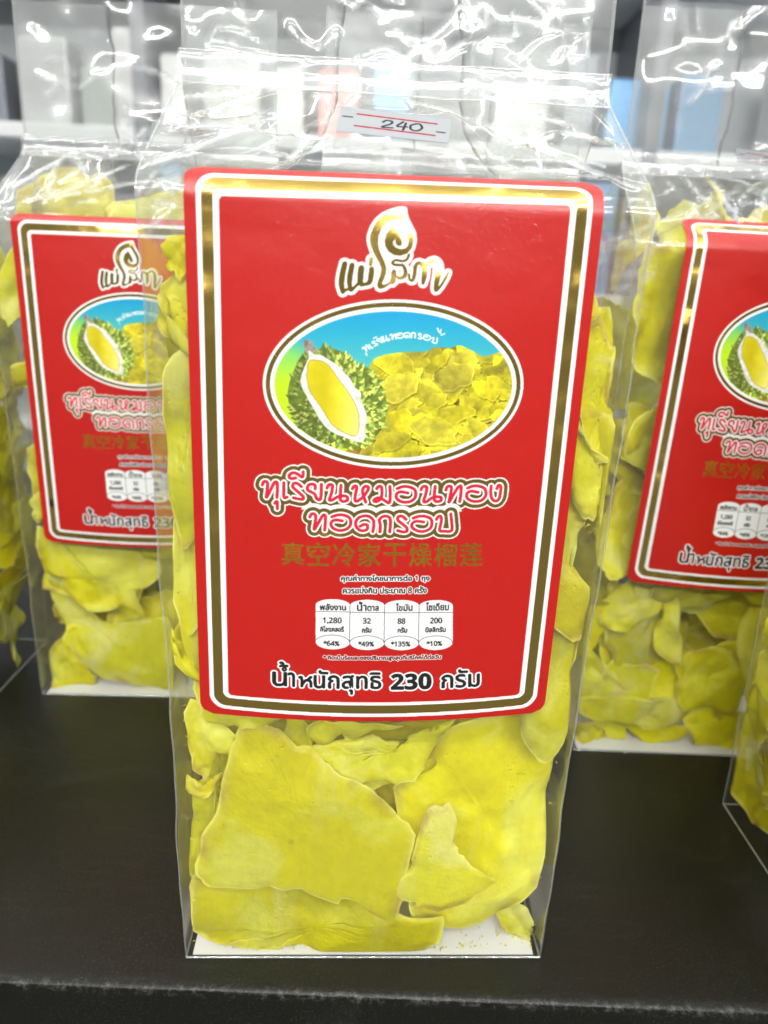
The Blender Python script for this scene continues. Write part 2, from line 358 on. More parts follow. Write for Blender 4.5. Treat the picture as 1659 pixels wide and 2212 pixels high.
    for a_ in (('น',52,812,150,908),('า',160,812,206,908),('ํ',118,776,150,802),('้',100,738,158,772),('นักสุทธิ',345,790,815,952),('𝟮𝟯𝟬',888,812,1168,920),('กรัม',1245,792,1512,918)): m |= glyph_mask(*a_, sh, cT, 2.0)
    DH = np.full(sh, 99.)
    for q in ([(243,842),(257,846),(258,902)],[(260,892),(280,866),(302,856),(322,838)],[(286,862),(310,862),(322,876),(323,902)]): stroke(DH, smooth_line(cT(q), 4), reach=12)
    m |= DH < 5.2
    C[dilate(m, 6)] = WHITE; C[m] = ink
    cx = [355,597,840,1083,1322]
    dark = np.zeros(sh, bool)
    for i in range(4):
        a, b = cx[i], cx[i+1]; dy = i*3; xm = (a+b)/2
        th = np.linspace(pi, 0, 14)
        top = [(xm+cos(t)*(b-a)/2, 330+dy-sin(t)*42) for t in th]; bot = [(xm+cos(t)*(b-a)/2, 590+dy+sin(t)*50) for t in th[::-1]]
        pm_ = poly_mask(cT(top+bot), sh); C[pm_] = WHITE
        DD = np.full(sh, 99.)
        if i: stroke(DD, cT([(a,330+dy),(a-4,590+dy)]), reach=4)
        stroke(DD, cT([(a,376+dy),(b,378+dy)]), reach=4)
        stroke(DD, cT([(xm+cos(t)*(b-a)/2-3, 590+dy-sin(t)*50) for t in th]), reach=4)
        dark |= (DD < 1.0)
    C[dark] = rgb(60,60,64)
    for s, x0, y0, x1, y1 in (('พลังงาน',385,322,567,366),('นํ้า',648,306,712,369),('ตาล',720,336,798,369),('ไขมัน',920,320,1035,370),('โซเดียม',1133,316,1293,371),
        ('𝟣,𝟤𝟪𝟢',408,418,537,462),('𝟥𝟤',688,421,742,458),('𝟪𝟪',933,423,985,460),('𝟤𝟢𝟢',1162,423,1245,460),
        ('กิโลแคลอรี',388,478,553,516),('กรัม',682,484,746,520),('กรัม',933,486,998,522),('มิลลิกรัม',1130,486,1270,522),
        ('*𝟨𝟦%',412,582,522,615),('*𝟦𝟫%',657,584,765,617),('*𝟣𝟥𝟧%',887,585,1020,618),('*𝟣𝟢%',1138,586,1245,619)):
        C[glyph_mask(s, x0, y0, x1, y1, sh, cT, 1.1)] = ink
    return C, G
def soften(A):
    B = A.astype(float).copy(); B[1:-1,1:-1] = (4*A[1:-1,1:-1]+A[:-2,1:-1]+A[2:,1:-1]+A[1:-1,:-2]+A[1:-1,2:])/8.; return B
def make_image(name, C, noncolor=False):
    H, W = C.shape[:2]; im = bpy.data.images.new(name, W, H, alpha=False)
    if noncolor: im.colorspace_settings.name = 'Non-Color'
    px = np.ones((H, W, 4), dtype=np.float32); px[...,:3] = C[::-1] if C.ndim == 3 else C[::-1,:,None]
    im.pixels.foreach_set(px.ravel()); im.update(); im.pack(); return im
LC, LG = paint_label()
IMG_C = make_image('label_print', soften(LC)); IMG_G = make_image('label_foil', soften(LG), True)
def paint_sticker():
    H, W = 160, 380; C = np.zeros((H,W,3)); C[:] = rgb(158,162,166)
    D = np.full((H,W), 99.)
    for y in (42,118): stroke(D, [(60,y-4),(330,y+3)], reach=8)
    C[D < 4.2] = rgb(150,22,34)
    D = np.full((H,W), 99.)
    for P in ([(150,72),(162,58),(180,62),(178,78),(150,104),(186,102)], [(218,56),(200,88),(234,86)], [(228,62),(222,108)], [(266,58),(246,72),(248,98),(268,104),(284,84),(276,60),(262,58)]):
        stroke(D, smooth_line(P,5), reach=8)
    for P in ([(14,62),(44,62)],[(336,96),(362,96)]): stroke(D, P, reach=8)
    C[D < 4] = rgb(30,32,40); return C
IMG_S = make_image('price_print', soften(paint_sticker()))

# ------------------------------------------------------------------ materials
def mat_film(name, haze=.010, base=.075, rough=.085, bump=.04, scale=.45):
    m, nt, out, N, L = material(name)
    tc = N('TexCoord')
    n1 = N('TexNoise', Vector=tc.outputs['Object'], Scale=38*scale, Detail=3., Distortion=.8)
    n2 = N('TexNoise', Vector=tc.outputs['Object'], Scale=150*scale, Detail=3.)
    n3 = N('TexVoronoi', _feature='DISTANCE_TO_EDGE', Vector=tc.outputs['Object'], Scale=46*scale)
    r3 = N('MapRange', Value=n3.outputs[0]); r3.inputs[2].default_value = .06; r3.inputs[3].default_value = 1.; r3.inputs[4].default_value = 0.
    sep = N('SeparateXYZ', Vector=tc.outputs['Object'])
    up = N('MapRange', Value=sep.outputs[2]); up.inputs[1].default_value = .20; up.inputs[2].default_value = .285; up.inputs[3].default_value = .25; up.inputs[4].default_value = 1.
    a = N('Math', _operation='MULTIPLY', Value=r3.outputs[0]); a.inputs[1].default_value = .0
    b = N('Math', _operation='MULTIPLY', Value=n2.outputs[0]); b.inputs[1].default_value = .10
    c = N('Math', _operation='ADD'); L(a.outputs[0], c.inputs[0]); L(b.outputs[0], c.inputs[1])
    d = N('Math', _operation='ADD'); L(c.outputs[0], d.inputs[0]); L(n1.outputs[0], d.inputs[1])
    e = N('Math', _operation='MULTIPLY'); L(up.outputs[0], e.inputs[0]); e.inputs[1].default_value = bump
    bp = N('Bump', Strength=1., Distance=.01, Height=d.outputs[0]); L(e.outputs[0], bp.inputs['Strength'])
    lw = N('LayerWeight', Normal=bp.outputs[0]); lw.inputs['Blend'].default_value = .5
    p = N('Math', _operation='POWER', Value=lw.outputs['Facing']); p.inputs[1].default_value = 4.
    f = N('Math', _operation='MULTIPLY_ADD', Value=p.outputs[0]); f.inputs[1].default_value = .8; f.inputs[2].default_value = base; f.use_clamp = True
    t = N('BsdfTransparent', Color=(.985,.99,.985,1)); g1_ = N('BsdfGlossy', Color=(1,1,1,1), Roughness=rough, Normal=bp.outputs[0]); g2_ = N('BsdfGlossy', Color=(1,1,1,1), Roughness=.30, Normal=bp.outputs[0])
    g = N('MixShader', Fac=.38); L(g1_.outputs[0], g.inputs[1]); L(g2_.outputs[0], g.inputs[2])
    hz = N('MapRange', Value=sep.outputs[2]); hz.inputs[1].default_value = .225; hz.inputs[2].default_value = .27; hz.inputs[3].default_value = haze; hz.inputs[4].default_value = haze+.02
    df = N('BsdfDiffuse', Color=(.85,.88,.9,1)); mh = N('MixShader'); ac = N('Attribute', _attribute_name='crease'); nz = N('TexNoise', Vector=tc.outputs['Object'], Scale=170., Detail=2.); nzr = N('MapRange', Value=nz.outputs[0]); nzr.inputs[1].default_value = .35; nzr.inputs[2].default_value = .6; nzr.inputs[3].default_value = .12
    am = N('Math', _operation='MULTIPLY'); L(ac.outputs['Fac'], am.inputs[0]); L(nzr.outputs[0], am.inputs[1]); aa = N('Math', _operation='MULTIPLY_ADD', _use_clamp=True, Value=am.outputs[0]); aa.inputs[1].default_value = .8; L(hz.outputs[0], aa.inputs[2]); L(aa.outputs[0], mh.inputs[0]); L(t.outputs[0], mh.inputs[1]); L(df.outputs[0], mh.inputs[2])  # crease mask adds diffuse white: stress whitening plus bright crease glints put into the colour
    mx = N('MixShader'); L(f.outputs[0], mx.inputs[0]); L(mh.outputs[0], mx.inputs[1]); L(g.outputs[0], mx.inputs[2]); L(mx.outputs[0], out.inputs[0]); return m
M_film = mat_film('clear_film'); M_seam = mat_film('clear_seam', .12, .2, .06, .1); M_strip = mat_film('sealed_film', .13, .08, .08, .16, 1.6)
def mat_label():
    m, nt, out, N, L = material('printed_label')
    tc = N('TexCoord')
    ic = N('TexImage', Vector=tc.outputs['UV']); ic.image = IMG_C; ig = N('TexImage', Vector=tc.outputs['UV']); ig.image = IMG_G
    n = N('TexNoise', Vector=tc.outputs['Object'], Scale=900., Detail=4.); n2 = N('TexNoise', Vector=tc.outputs['Object'], Scale=60., Detail=3.)
    w1 = N('Math', _operation='MULTIPLY', Value=n.outputs[0]); w1.inputs[1].default_value = .05
    h = N('Math', _operation='ADD'); L(w1.outputs[0], h.inputs[0]); L(n2.outputs[0], h.inputs[1])
    bp0 = N('Bump', Strength=.35, Distance=.0012, Height=h.outputs[0])
    nf = N('TexNoise', Vector=tc.outputs['Object'], Scale=16., Detail=3.); bfo = N('Bump', Strength=1., Distance=.016, Height=nf.outputs[0], Normal=bp0.outputs[0])
    bp = N('MixRGB'); L(ig.outputs[0], bp.inputs[0]); L(bp0.outputs[0], bp.inputs[1]); L(bfo.outputs[0], bp.inputs[2])
    r = N('MapRange', Value=ig.outputs[0]); r.inputs[3].default_value = .36; r.inputs[4].default_value = .2
    b = N('BsdfPrincipled', Normal=bp.outputs[0]); L(ic.outputs[0], b.inputs['Base Color']); L(ig.outputs[0], b.inputs['Metallic']); L(r.outputs[0], b.inputs['Roughness'])
    b.inputs['Coat Weight'].default_value = .35; b.inputs['Coat Roughness'].default_value = .07
    bf = N('Bump', Strength=.5, Distance=.0005, Height=n.outputs[0]); L(bf.outputs[0], b.inputs['Coat Normal'])
    L(b.outputs[0], out.inputs[0]); return m
M_label = mat_label()
def mat_sticker():
    m, nt, out, N, L = material('price_paper'); tc = N('TexCoord'); ic = N('TexImage', Vector=tc.outputs['UV']); ic.image = IMG_S
    b = N('BsdfPrincipled', Roughness=.7); b.inputs['Specular IOR Level'].default_value = .15; L(ic.outputs[0], b.inputs['Base Color']); L(b.outputs[0], out.inputs[0]); return m
M_price = mat_sticker()
M_card = plain('white_card', (.8,.8,.8), .6, scale=300, var=.03)
def mat_chip(name, c1, c2, c3):
    m, nt, out, N, L = material(name); tc = N('TexCoord'); oi = N('ObjectInfo')
    off = N('VectorMath', _operation='MULTIPLY_ADD'); L(tc.outputs['Object'], off.inputs[0]); off.inputs[1].default_value = (1,1,1)
    rn = N('Math', _operation='MULTIPLY', Value=oi.outputs['Random']); rn.inputs[1].default_value = 7.
    L(rn.outputs[0], off.inputs[2])
    n1 = N('TexNoise', Vector=off.outputs[0], Scale=26., Detail=5., Roughness=.6, Distortion=.6)
    n2 = N('TexNoise', Vector=off.outputs[0], Scale=240., Detail=4., Roughness=.65)
    st = N('Mapping', Vector=off.outputs[0], Scale=(1.,1.,.12)); n3 = N('TexNoise', Vector=st.outputs[0], Scale=90., Detail=4.)
    cr = N('ValToRGB', Fac=n1.outputs[0]); e = cr.color_ramp.elements
    e[0].position = .22; e[0].color = (*c3,1); e[1].position = .62; e[1].color = (*c2,1); x = e.new(.5); x.color = (*c1,1); y = e.new(.34); y.color = tuple(.75*np.array(c1)+.25*np.array(c3))+(1,)
    v = N('MapRange', Value=oi.outputs['Random']); v.inputs[3].default_value = .86; v.inputs[4].default_value = 1.1
    sc_ = N('VectorMath', _operation='SCALE'); L(cr.outputs[0], sc_.inputs[0]); L(v.outputs[0], sc_.inputs['Scale'])
    sp = N('MapRange', Value=n2.outputs[0]); sp.inputs[1].default_value = .3; sp.inputs[2].default_value = .7; sp.inputs[3].default_value = .95; sp.inputs[4].default_value = 1.06
    s2 = N('VectorMath', _operation='SCALE'); L(sc_.outputs[0], s2.inputs[0]); L(sp.outputs[0], s2.inputs['Scale'])
    ra = N('Attribute', _attribute_name='rim'); rr_ = N('MapRange', Value=ra.outputs['Fac']); rr_.inputs[1].default_value = .80; rr_.inputs[2].default_value = 1.0
    nb = N('TexNoise', Vector=off.outputs[0], Scale=55., Detail=4.); rb = N('MapRange', Value=nb.outputs[0]); rb.inputs[1].default_value = .5; rb.inputs[2].default_value = .68
    rm = N('Math', _operation='MULTIPLY'); L(rr_.outputs[0], rm.inputs[0]); L(rb.outputs[0], rm.inputs[1]); rm2 = N('Math', _operation='MULTIPLY', Value=rm.outputs[0]); rm2.inputs[1].default_value = .75
    cb = N('MixRGB'); L(rm2.outputs[0], cb.inputs[0]); L(s2.outputs[0], cb.inputs[1]); cb.inputs[2].default_value = (.46,.26,.03,1)
    pe = N('MapRange', Value=ra.outputs['Fac']); pe.inputs[1].default_value = .90; pe.inputs[2].default_value = 1.; pe.inputs[4].default_value = .45
    cp = N('MixRGB'); L(pe.outputs[0], cp.inputs[0]); L(s2.outputs[0], cp.inputs[1]); cp.inputs[2].default_value = (.96,.94,.30,1); L(cp.outputs[0], cb.inputs[1])
    nsp = N('TexNoise', Vector=off.outputs[0], Scale=75., Detail=3.); spm = N('MapRange', Value=nsp.outputs[0]); spm.inputs[1].default_value = .70; spm.inputs[2].default_value = .78; spm.inputs[4].default_value = .55
    vp = N('TexVoronoi', Vector=off.outputs[0], Scale=520.); vr = N('MapRange', Value=vp.outputs['Distance']); vr.inputs[1].default_value = .0; vr.inputs[2].default_value = .28; vr.inputs[3].default_value = .0; vr.inputs[4].default_value = .5
    sk = N('MapRange', Value=n3.outputs[0]); sk.inputs[1].default_value = .56; sk.inputs[2].default_value = .72; sk.inputs[4].default_value = .5
    c3_ = N('MixRGB'); L(sk.outputs[0], c3_.inputs[0]); L(cb.outputs[0], c3_.inputs[1]); c3_.inputs[2].default_value = (.95,.93,.30,1); c4_ = N('MixRGB'); L(spm.outputs[0], c4_.inputs[0]); L(c3_.outputs[0], c4_.inputs[1]); c4_.inputs[2].default_value = (.42,.24,.03,1); s2 = c4_
    h1 = N('Math', _operation='MULTIPLY_ADD', Value=n2.outputs[0]); h1.inputs[1].default_value = .35; L(n3.outputs[0], h1.inputs[2])
    h2 = N('Math', _operation='MULTIPLY_ADD', Value=n1.outputs[0]); h2.inputs[1].default_value = 2.; h0 = N('Math', _operation='ADD'); L(h1.outputs[0], h0.inputs[0]); vm = N('Math', _operation='MULTIPLY'); L(vr.outputs[0], vm.inputs[0]); L(rb.outputs[0], vm.inputs[1]); L(vm.outputs[0], h0.inputs[1]); L(h0.outputs[0], h2.inputs[2])
    bp = N('Bump', Strength=.8, Distance=.0012, Height=h2.outputs[0])
    b = N('BsdfPrincipled', Roughness=.38, Normal=bp.outputs[0]); L(s2.outputs[0], b.inputs['Base Color']); b.inputs['Specular IOR Level'].default_value = .35
    t = N('BsdfTranslucent'); L(s2.outputs[0], t.inputs[0]); mx = N('MixShader', Fac=.44); L(b.outputs[0], mx.inputs[1]); L(t.outputs[0], mx.inputs[2]); L(mx.outputs[0], out.inputs[0]); return m
M_chip = mat_chip('fried_durian', (.93,.88,.002), (.97,.96,.14), (.80,.68,.003))
M_chip2 = mat_chip('pale_fried_durian', (.90,.88,.03), (.95,.94,.28), (.76,.66,.015))
M_chip3 = mat_chip('golden_fried_durian', (.88,.80,.006), (.93,.87,.03), (.70,.52,.006))
def mat_shelf():
    m, nt, out, N, L = material('black_shelf_laminate'); tc = N('TexCoord')
    n1 = N('TexNoise', Vector=tc.outputs['Object'], Scale=14., Detail=8., Roughness=.65)
    n2 = N('TexNoise', Vector=tc.outputs['Object'], Scale=1300., Detail=2.)
    mp = N('Mapping', Vector=tc.outputs['Object'], Rotation=(0,0,.3), Scale=(1,9,1)); n3 = N('TexNoise', Vector=mp.outputs[0], Scale=30., Detail=5., Roughness=.7)
    dust = N('MapRange', Value=n2.outputs[0]); dust.inputs[1].default_value = .56; dust.inputs[2].default_value = .74; dust.inputs[4].default_value = .35
    sm = N('MapRange', Value=n1.outputs[0]); sm.inputs[1].default_value = .35; sm.inputs[2].default_value = .8; sm.inputs[4].default_value = .6
    mu = N('Math', _operation='MULTIPLY'); L(dust.outputs[0], mu.inputs[0]); L(sm.outputs[0], mu.inputs[1])
    s3 = N('MapRange', Value=n3.outputs[0]); s3.inputs[1].default_value = .55; s3.inputs[2].default_value = .8; s3.inputs[4].default_value = .2
    ad0 = N('Math', _operation='MULTIPLY_ADD', Value=s3.outputs[0]); L(sm.outputs[0], ad0.inputs[1]); L(mu.outputs[0], ad0.inputs[2])
    # worn pale specks along the front edge
    g = N('SeparateXYZ', Vector=tc.outputs['Object']); ew = N('MapRange', Value=g.outputs[1]); ew.inputs[1].default_value = .0028; ew.inputs[2].default_value = .0; ew.inputs[3].default_value = 0.; ew.inputs[4].default_value = 1.
    n4 = N('TexNoise', Vector=tc.outputs['Object'], Scale=300., Detail=6., Roughness=.75); e4 = N('MapRange', Value=n4.outputs[0]); e4.inputs[1].default_value = .50; e4.inputs[2].default_value = .66; e4.inputs[4].default_value = .34
    lz = N('MapRange', Value=g.outputs[2]); lz.inputs[1].default_value = -.004; lz.inputs[2].default_value = -.001; ew2 = N('Math', _operation='MULTIPLY'); L(ew.outputs[0], ew2.inputs[0]); L(lz.outputs[0], ew2.inputs[1])
    ee = N('Math', _operation='MULTIPLY'); L(ew2.outputs[0], ee.inputs[0]); L(e4.outputs[0], ee.inputs[1])
    ad = N('Math', _operation='ADD', _use_clamp=True); L(ad0.outputs[0], ad.inputs[0]); L(ee.outputs[0], ad.inputs[1])
    cm = N('MixRGB'); L(ad.outputs[0], cm.inputs[0]); cm.inputs[1].default_value = (.0055,.0055,.0032,1); cm.inputs[2].default_value = (.22,.24,.22,1)
    ro = N('MapRange', Value=n1.outputs[0]); ro.inputs[3].default_value = .22; ro.inputs[4].default_value = .42
    h = N('Math', _operation='MULTIPLY_ADD', Value=n2.outputs[0]); h.inputs[1].default_value = .5; L(n4.outputs[0], h.inputs[2])
    bp = N('Bump', Strength=.25, Distance=.0006, Height=h.outputs[0])
    b = N('BsdfPrincipled', Normal=bp.outputs[0]); L(cm.outputs[0], b.inputs['Base Color']); L(ro.outputs[0], b.inputs['Roughness']); b.inputs['Specular IOR Level'].default_value = .26
    L(b.outputs[0], out.inputs[0]); return m
M_shelf = mat_shelf()

# ------------------------------------------------------------------ setting: the shelf the bags stand on
TH_S = .026
nx = 60; xs = np.linspace(-.9,.9,nx); prof = [(0,-TH_S-.01),(0,-.0016),(.0005,-.0007),(.0016,-.0001),(.004,0),(.012,0),(.05,0),(.15,0),(.35,0),(.62,0)]
V = np.array([(x, y, z) for (y, z) in prof for x in xs]); shelf = mesh('shelf', V, grid_faces(nx, len(prof)), M_shelf)
shelf.location = (0,-.0140,0); shelf.rotation_euler = (0,0,radians(.3)); tag(shelf, kind='structure')

# ------------------------------------------------------------------ bag geometry
BW, BD = .120, .100
L1 = .2370; RB = .007; TB = radians(54); SL = .0460; RB2 = .006
HEAD = .062
S_TOT = L1+RB*TB+SL+RB2*TB+HEAD
def profile(s):
    """arc length -> (y, z) of the front film"""
    s = np.asarray(s, float); y = np.zeros_like(s); z = s.copy()
    a = s > L1; t = np.clip(s-L1, 0, RB*TB)/RB; y = np.where(a, RB*(1-np.cos(t)), y); z = np.where(a, L1+RB*np.sin(t), z)
    k = np.clip(s-L1-RB*TB, 0, SL); y = y+k*sin(TB); z = np.where(a, z+k*cos(TB), z)
    t2 = np.clip(s-L1-RB*TB-SL, 0, RB2*TB)/RB2
    y = y+RB2*(np.cos(TB-t2)-cos(TB)); z = z+RB2*(sin(TB)-np.sin(TB-t2))
    k2 = np.clip(s-L1-RB*TB-SL-RB2*TB, 0, None); z = z+k2
    return y, z
YTOP = float(profile(S_TOT)[0]); BD = 2*YTOP+.0015
def wide(z): return 1+np.interp(z, [0,.03,.12,.20,.235,.255,.278], [0,.010,.030,.052,.058,.045,0])+(.0045*np.sin(z*47+.6)+.0030*np.sin(z*131+2)+.0018*np.sin(z*290))*np.interp(z,[0,.02,.25,.28],[0,1,1,.3])
def bulge(x, z, amp=.005):
    k = np.clip(1-(2*x/BW)**2, 0, 1); g = np.interp(z, [0,.02,.09,.17,.235,.25], [0,.45,1,.75,.15,0]); return amp*k*g
CREASE_PIX = [ # creases of the front bag's shoulder and top, traced as (x, y) in a crop of the photograph
 [(10,590),(330,450),(430,410)], [(30,445),(200,425),(450,440),(660,465),(830,472),(1080,495)], [(110,350),(300,330),(430,310),(610,320)], [(90,430),(270,370),(440,310)],
 [(890,330),(1000,370),(1150,430),(1300,500),(1500,590)], [(1210,505),(1330,495),(1400,465),(1600,510)], [(1330,395),(1400,420),(1500,480),(1560,490)],
 [(560,440),(520,500),(440,570)], [(880,320),(940,410),(1030,530),(1060,590)], [(715,230),(715,300),(690,350),(620,420)], [(1100,300),(1200,380),(1330,420),(1420,440)],
 [(200,290),(420,290),(600,300)], [(130,380),(250,395),(400,370)], [(1390,580),(1500,600)], [(1180,300),(1300,330),(1480,330)], [(60,400),(100,320)], [(1480,330),(1560,420),(1600,520)],
 [(200,120),(230,90),(300,90),(380,140),(395,165),(250,140),(200,130)], [(880,120),(950,130),(1030,60),(1050,20)], [(1050,20),(1090,80),(1100,180)], [(1150,20),(1150,120),(1240,120),(1230,50)],
 [(1000,180),(1100,140),(1240,150),(1260,180),(1350,100),(1480,110)], [(730,180),(800,155),(870,185)], [(300,0),(330,60),(310,90)], [(580,170),(630,120),(632,160)], [(480,100),(520,150),(590,180)], [(1300,20),(1340,60),(1330,110)], [(110,60),(150,90)]]
def make_bag_meshes(seed, fine, traced=None, root=None, stick=None, card=True):
    r = np.random.default_rng(seed)
    du = .0009 if fine else .0016
    nu = int(BW/du)+1; ns = int(S_TOT/du)+1
    us = np.linspace(-BW/2, BW/2, nu); ss = np.linspace(0, S_TOT, ns); U, S = np.meshgrid(us, ss)
    y, z = profile(S); Pn = np.stack([U, y-bulge(U, z), z], -1)
    ty, tz = np.gradient(y, axis=0), np.gradient(z, axis=0); ln = np.hypot(ty, tz); Nn = np.stack([0*U, -tz/ln, ty/ln], -1)
    top = np.clip((z-.20)/.05, 0, 1); hd = np.clip((z-.283)/.01, 0, 1)
    disp = np.zeros_like(U)
    for i in range(3):
        f = fbm(U.shape, [40,22,12][i]/(1 if fine else 1.8), 2, seed*10+i)-.5; disp += f*[.0010,.0002,.00005][i]*(.25+top)*(1+.8*hd)
    def facets(U, S, ex0, ex1, ey0, ey1, n, slope, r, vert=.5):
        F = np.zeros_like(U)
        for k in range(n):
            px, py = r.uniform(ex0, ex1), r.uniform(ey0, ey1); a = (r.normal(pi/2,.25) if r.random() < vert else r.uniform(0,pi)); d = -(U-px)*sin(a)+(S-py)*cos(a); al = (U-px)*cos(a)+(S-py)*sin(a)
            ln = r.uniform(.012,.05); F += r.choice([-1,1])*slope*r.uniform(.4,1.)*np.sqrt(d*d+2e-8)*np.exp(-(d/.012)**2)*np.exp(-(al/ln)**4)
        return F
    disp += facets(U, S, -BW/2, BW/2, .283, S_TOT, 22, .09, r, .75)+facets(U, S, -BW/2, BW/2, .243, .292, 9, .08, r, .3)
    disp += facets(U, S, -BW/2, BW/2, .0, .24, 30, .08, r, .7)
    segs = []; traced_segs = []
    if traced is not None:
        Wd = Pn.reshape(-1,3) @ traced[0].T + traced[1]; px = proj(Wd)
        for pl in CREASE_PIX:
            q = (np.array(pl, float)*1.1453+[600,0])*.5486
            idx = [int(np.argmin(((px-p)**2).sum(1))) for p in q]
            us_ = np.array([(U.ravel()[i], S.ravel()[i]) for i in idx]); us_ = smooth_line(us_, 5) if len(us_) > 2 else us_; h = r.uniform(.0011,.0019)*r.choice([-1,1])
            traced_segs += [(a, b, .0009, h) for a, b in zip(us_[:-1], us_[1:])]
    n_rand = 16 if traced is not None else 40
    SH0 = L1+RB*TB
    for i in range(n_rand):      # fans from the shoulder corners and the neck
        side = r.choice([-1,1])
        if r.random() < .5: a = (side*BW/2*r.uniform(.85,1), r.uniform(L1-.012, L1+.012)); b = (side*r.uniform(-.01,.035), SH0+r.uniform(-.004,SL))
        else: a = (side*r.uniform(0,BW/2), SH0+SL+r.uniform(-.006,.0)); b = (a[0]+r.uniform(-.02,.02), SH0+r.uniform(-.01,SL*.6))
        segs.append((a, b, r.uniform(.0006,.0014), r.uniform(.0003,.0009)*r.choice([-1,1])))
    for i in range(9):      # crumples in the top
        a = np.array([r.uniform(-BW/2,BW/2), r.uniform(SH0+SL+.012, S_TOT)]); q = [a]; ang = r.uniform(0,2*pi); h = r.uniform(.0004,.0011)*r.choice([-1,1])
        for k in range(r.integers(2,6)): ang += r.normal(0,.6); q.append(q[-1]+np.array([cos(ang),sin(ang)])*r.uniform(.003,.008))
        for a, b in zip(q[:-1], q[1:]): segs.append((a, b, r.uniform(.0006,.001), h))
    for i in range(14):      # short nicks low along the sides
        side = r.choice([-1,1]); a = (side*(BW/2-r.uniform(0,.004)), r.uniform(.02,.23)); b = (a[0]-side*r.uniform(.004,.016), a[1]+r.uniform(-.004,.006)); segs.append((a, b, .0009, r.uniform(.0001,.0003)))
    ridge = np.zeros_like(disp); white = np.zeros_like(disp)
    for a, b, w_, h in segs+traced_segs:
        a = np.asarray(a, float); b = np.asarray(b, float); w_ = max(w_, du*.9); m = w_*3.5
        i0 = max(int((min(a[1],b[1])-m)/S_TOT*(ns-1)),0); i1 = min(int((max(a[1],b[1])+m)/S_TOT*(ns-1))+2,ns)
        j0 = max(int((min(a[0],b[0])-m+BW/2)/BW*(nu-1)),0); j1 = min(int((max(a[0],b[0])+m+BW/2)/BW*(nu-1))+2,nu)
        if i1 <= i0 or j1 <= j0: continue
        X_, Y_ = U[i0:i1,j0:j1], S[i0:i1,j0:j1]; d = b-a; L2 = max(d@d,1e-12); t = np.clip(((X_-a[0])*d[0]+(Y_-a[1])*d[1])/L2,0,1)
        q = np.hypot(X_-a[0]-t*d[0], Y_-a[1]-t*d[1])/w_
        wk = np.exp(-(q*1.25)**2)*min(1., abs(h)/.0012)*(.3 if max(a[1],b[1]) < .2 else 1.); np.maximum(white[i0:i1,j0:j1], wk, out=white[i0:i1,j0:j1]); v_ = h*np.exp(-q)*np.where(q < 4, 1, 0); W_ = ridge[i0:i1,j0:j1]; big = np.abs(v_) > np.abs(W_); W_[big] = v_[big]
    disp += ridge; edge = np.clip((BW/2-np.abs(U))/.004, 0, 1)
    q1 = np.clip((S-.250)/.004,0,1); q2 = np.clip((.088-S)/.004,0,1); q3 = np.clip((np.abs(U)-.050)/.004,0,1); edge = edge*np.maximum(np.maximum(q1,q2),q3)
    if stick:
        su = [c[0] for c in stick]; sv = [c[1] for c in stick]; qx = np.maximum(np.abs(U-(min(su)+max(su))/2)-(max(su)-min(su))/2, 0); qy = np.maximum(np.abs(S-(min(sv)+max(sv))/2)-(max(sv)-min(sv))/2, 0)
        edge = edge*np.clip(np.hypot(qx,qy)/.003, 0, 1)
    Pn = Pn + Nn*(disp*edge)[...,None]
    Pn[...,0] *= wide(Pn[...,2])
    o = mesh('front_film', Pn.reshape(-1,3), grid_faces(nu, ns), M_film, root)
    at = o.data.attributes.new('crease','FLOAT','POINT'); at.data.foreach_set('value', (white*edge).ravel().astype(np.float32))  # ridge mask for the painted white crease lines
    disp = None
    # back film, coarser
    nb, mb = 46, 130; us = np.linspace(-BW/2, BW/2, nb); ss = np.linspace(0, S_TOT, mb); U2, S2 = np.meshgrid(us, ss); y, z = profile(S2)
    f = (fbm(U2.shape, 9, 3, seed+77)-.5)*.004*(.3+np.clip((z-.2)/.05,0,1))
    Pb = np.stack([U2*wide(z), BD-y+f*np.clip((BW/2-np.abs(U2))/.006,0,1), z], -1); mesh('back_film', Pb.reshape(-1,3), grid_faces(nb, mb, True), M_film, root)
    # side gussets fold inwards above the shoulder
    for side in (-1, 1):
        nt_ = 31; T, S3 = np.meshgrid(np.linspace(-1,1,nt_), np.linspace(0, S_TOT-.002, 220)); y, z = profile(S3); e = (BD-2*y)/2; d = np.sqrt(np.clip((BD/2)**2-e**2,0,None))
        f = (fbm(T.shape, 8, 3, seed+31+side)-.5)*.0035*(.3+np.clip((z-.2)/.04,0,1))
        f = f+facets(T*BD/2, S3, -BD/2, BD/2, 0, S_TOT, 40, .05, r, .6)
        x = side*(BW/2-.0002-d*(1-np.abs(T)) + f*(1-T**2) + .002*(1-T**2)*np.interp(z,[0,.1,.24,.26],[0,1,.4,0]))*wide(z)
        mesh('side_gusset', np.stack([x, BD/2+T*e*.995, z], -1).reshape(-1,3), grid_faces(nt_, 220, side < 0), M_film, root)
    # stiff folded edges down the corners and round the base
    def tube(P, rad, name, k=6):
        P = np.asarray(P, float); Tn = np.gradient(P, axis=0); Tn /= np.linalg.norm(Tn, axis=1)[:,None]
        a = np.cross(Tn, [.3,1,.2]); a /= np.linalg.norm(a, axis=1)[:,None]; b = np.cross(Tn, a)
        th = np.arange(k)/k*2*pi; V = (P[:,None,:]+rad*(np.cos(th)[None,:,None]*a[:,None,:]+np.sin(th)[None,:,None]*b[:,None,:])).reshape(-1,3)
        F = [[i*k+j, i*k+(j+1)%k, (i+1)*k+(j+1)%k, (i+1)*k+j] for i in range(len(P)-1) for j in range(k)]
        return mesh(name, V, F, M_seam, root)
    ss = np.linspace(0, S_TOT, 130); y, z = profile(ss)
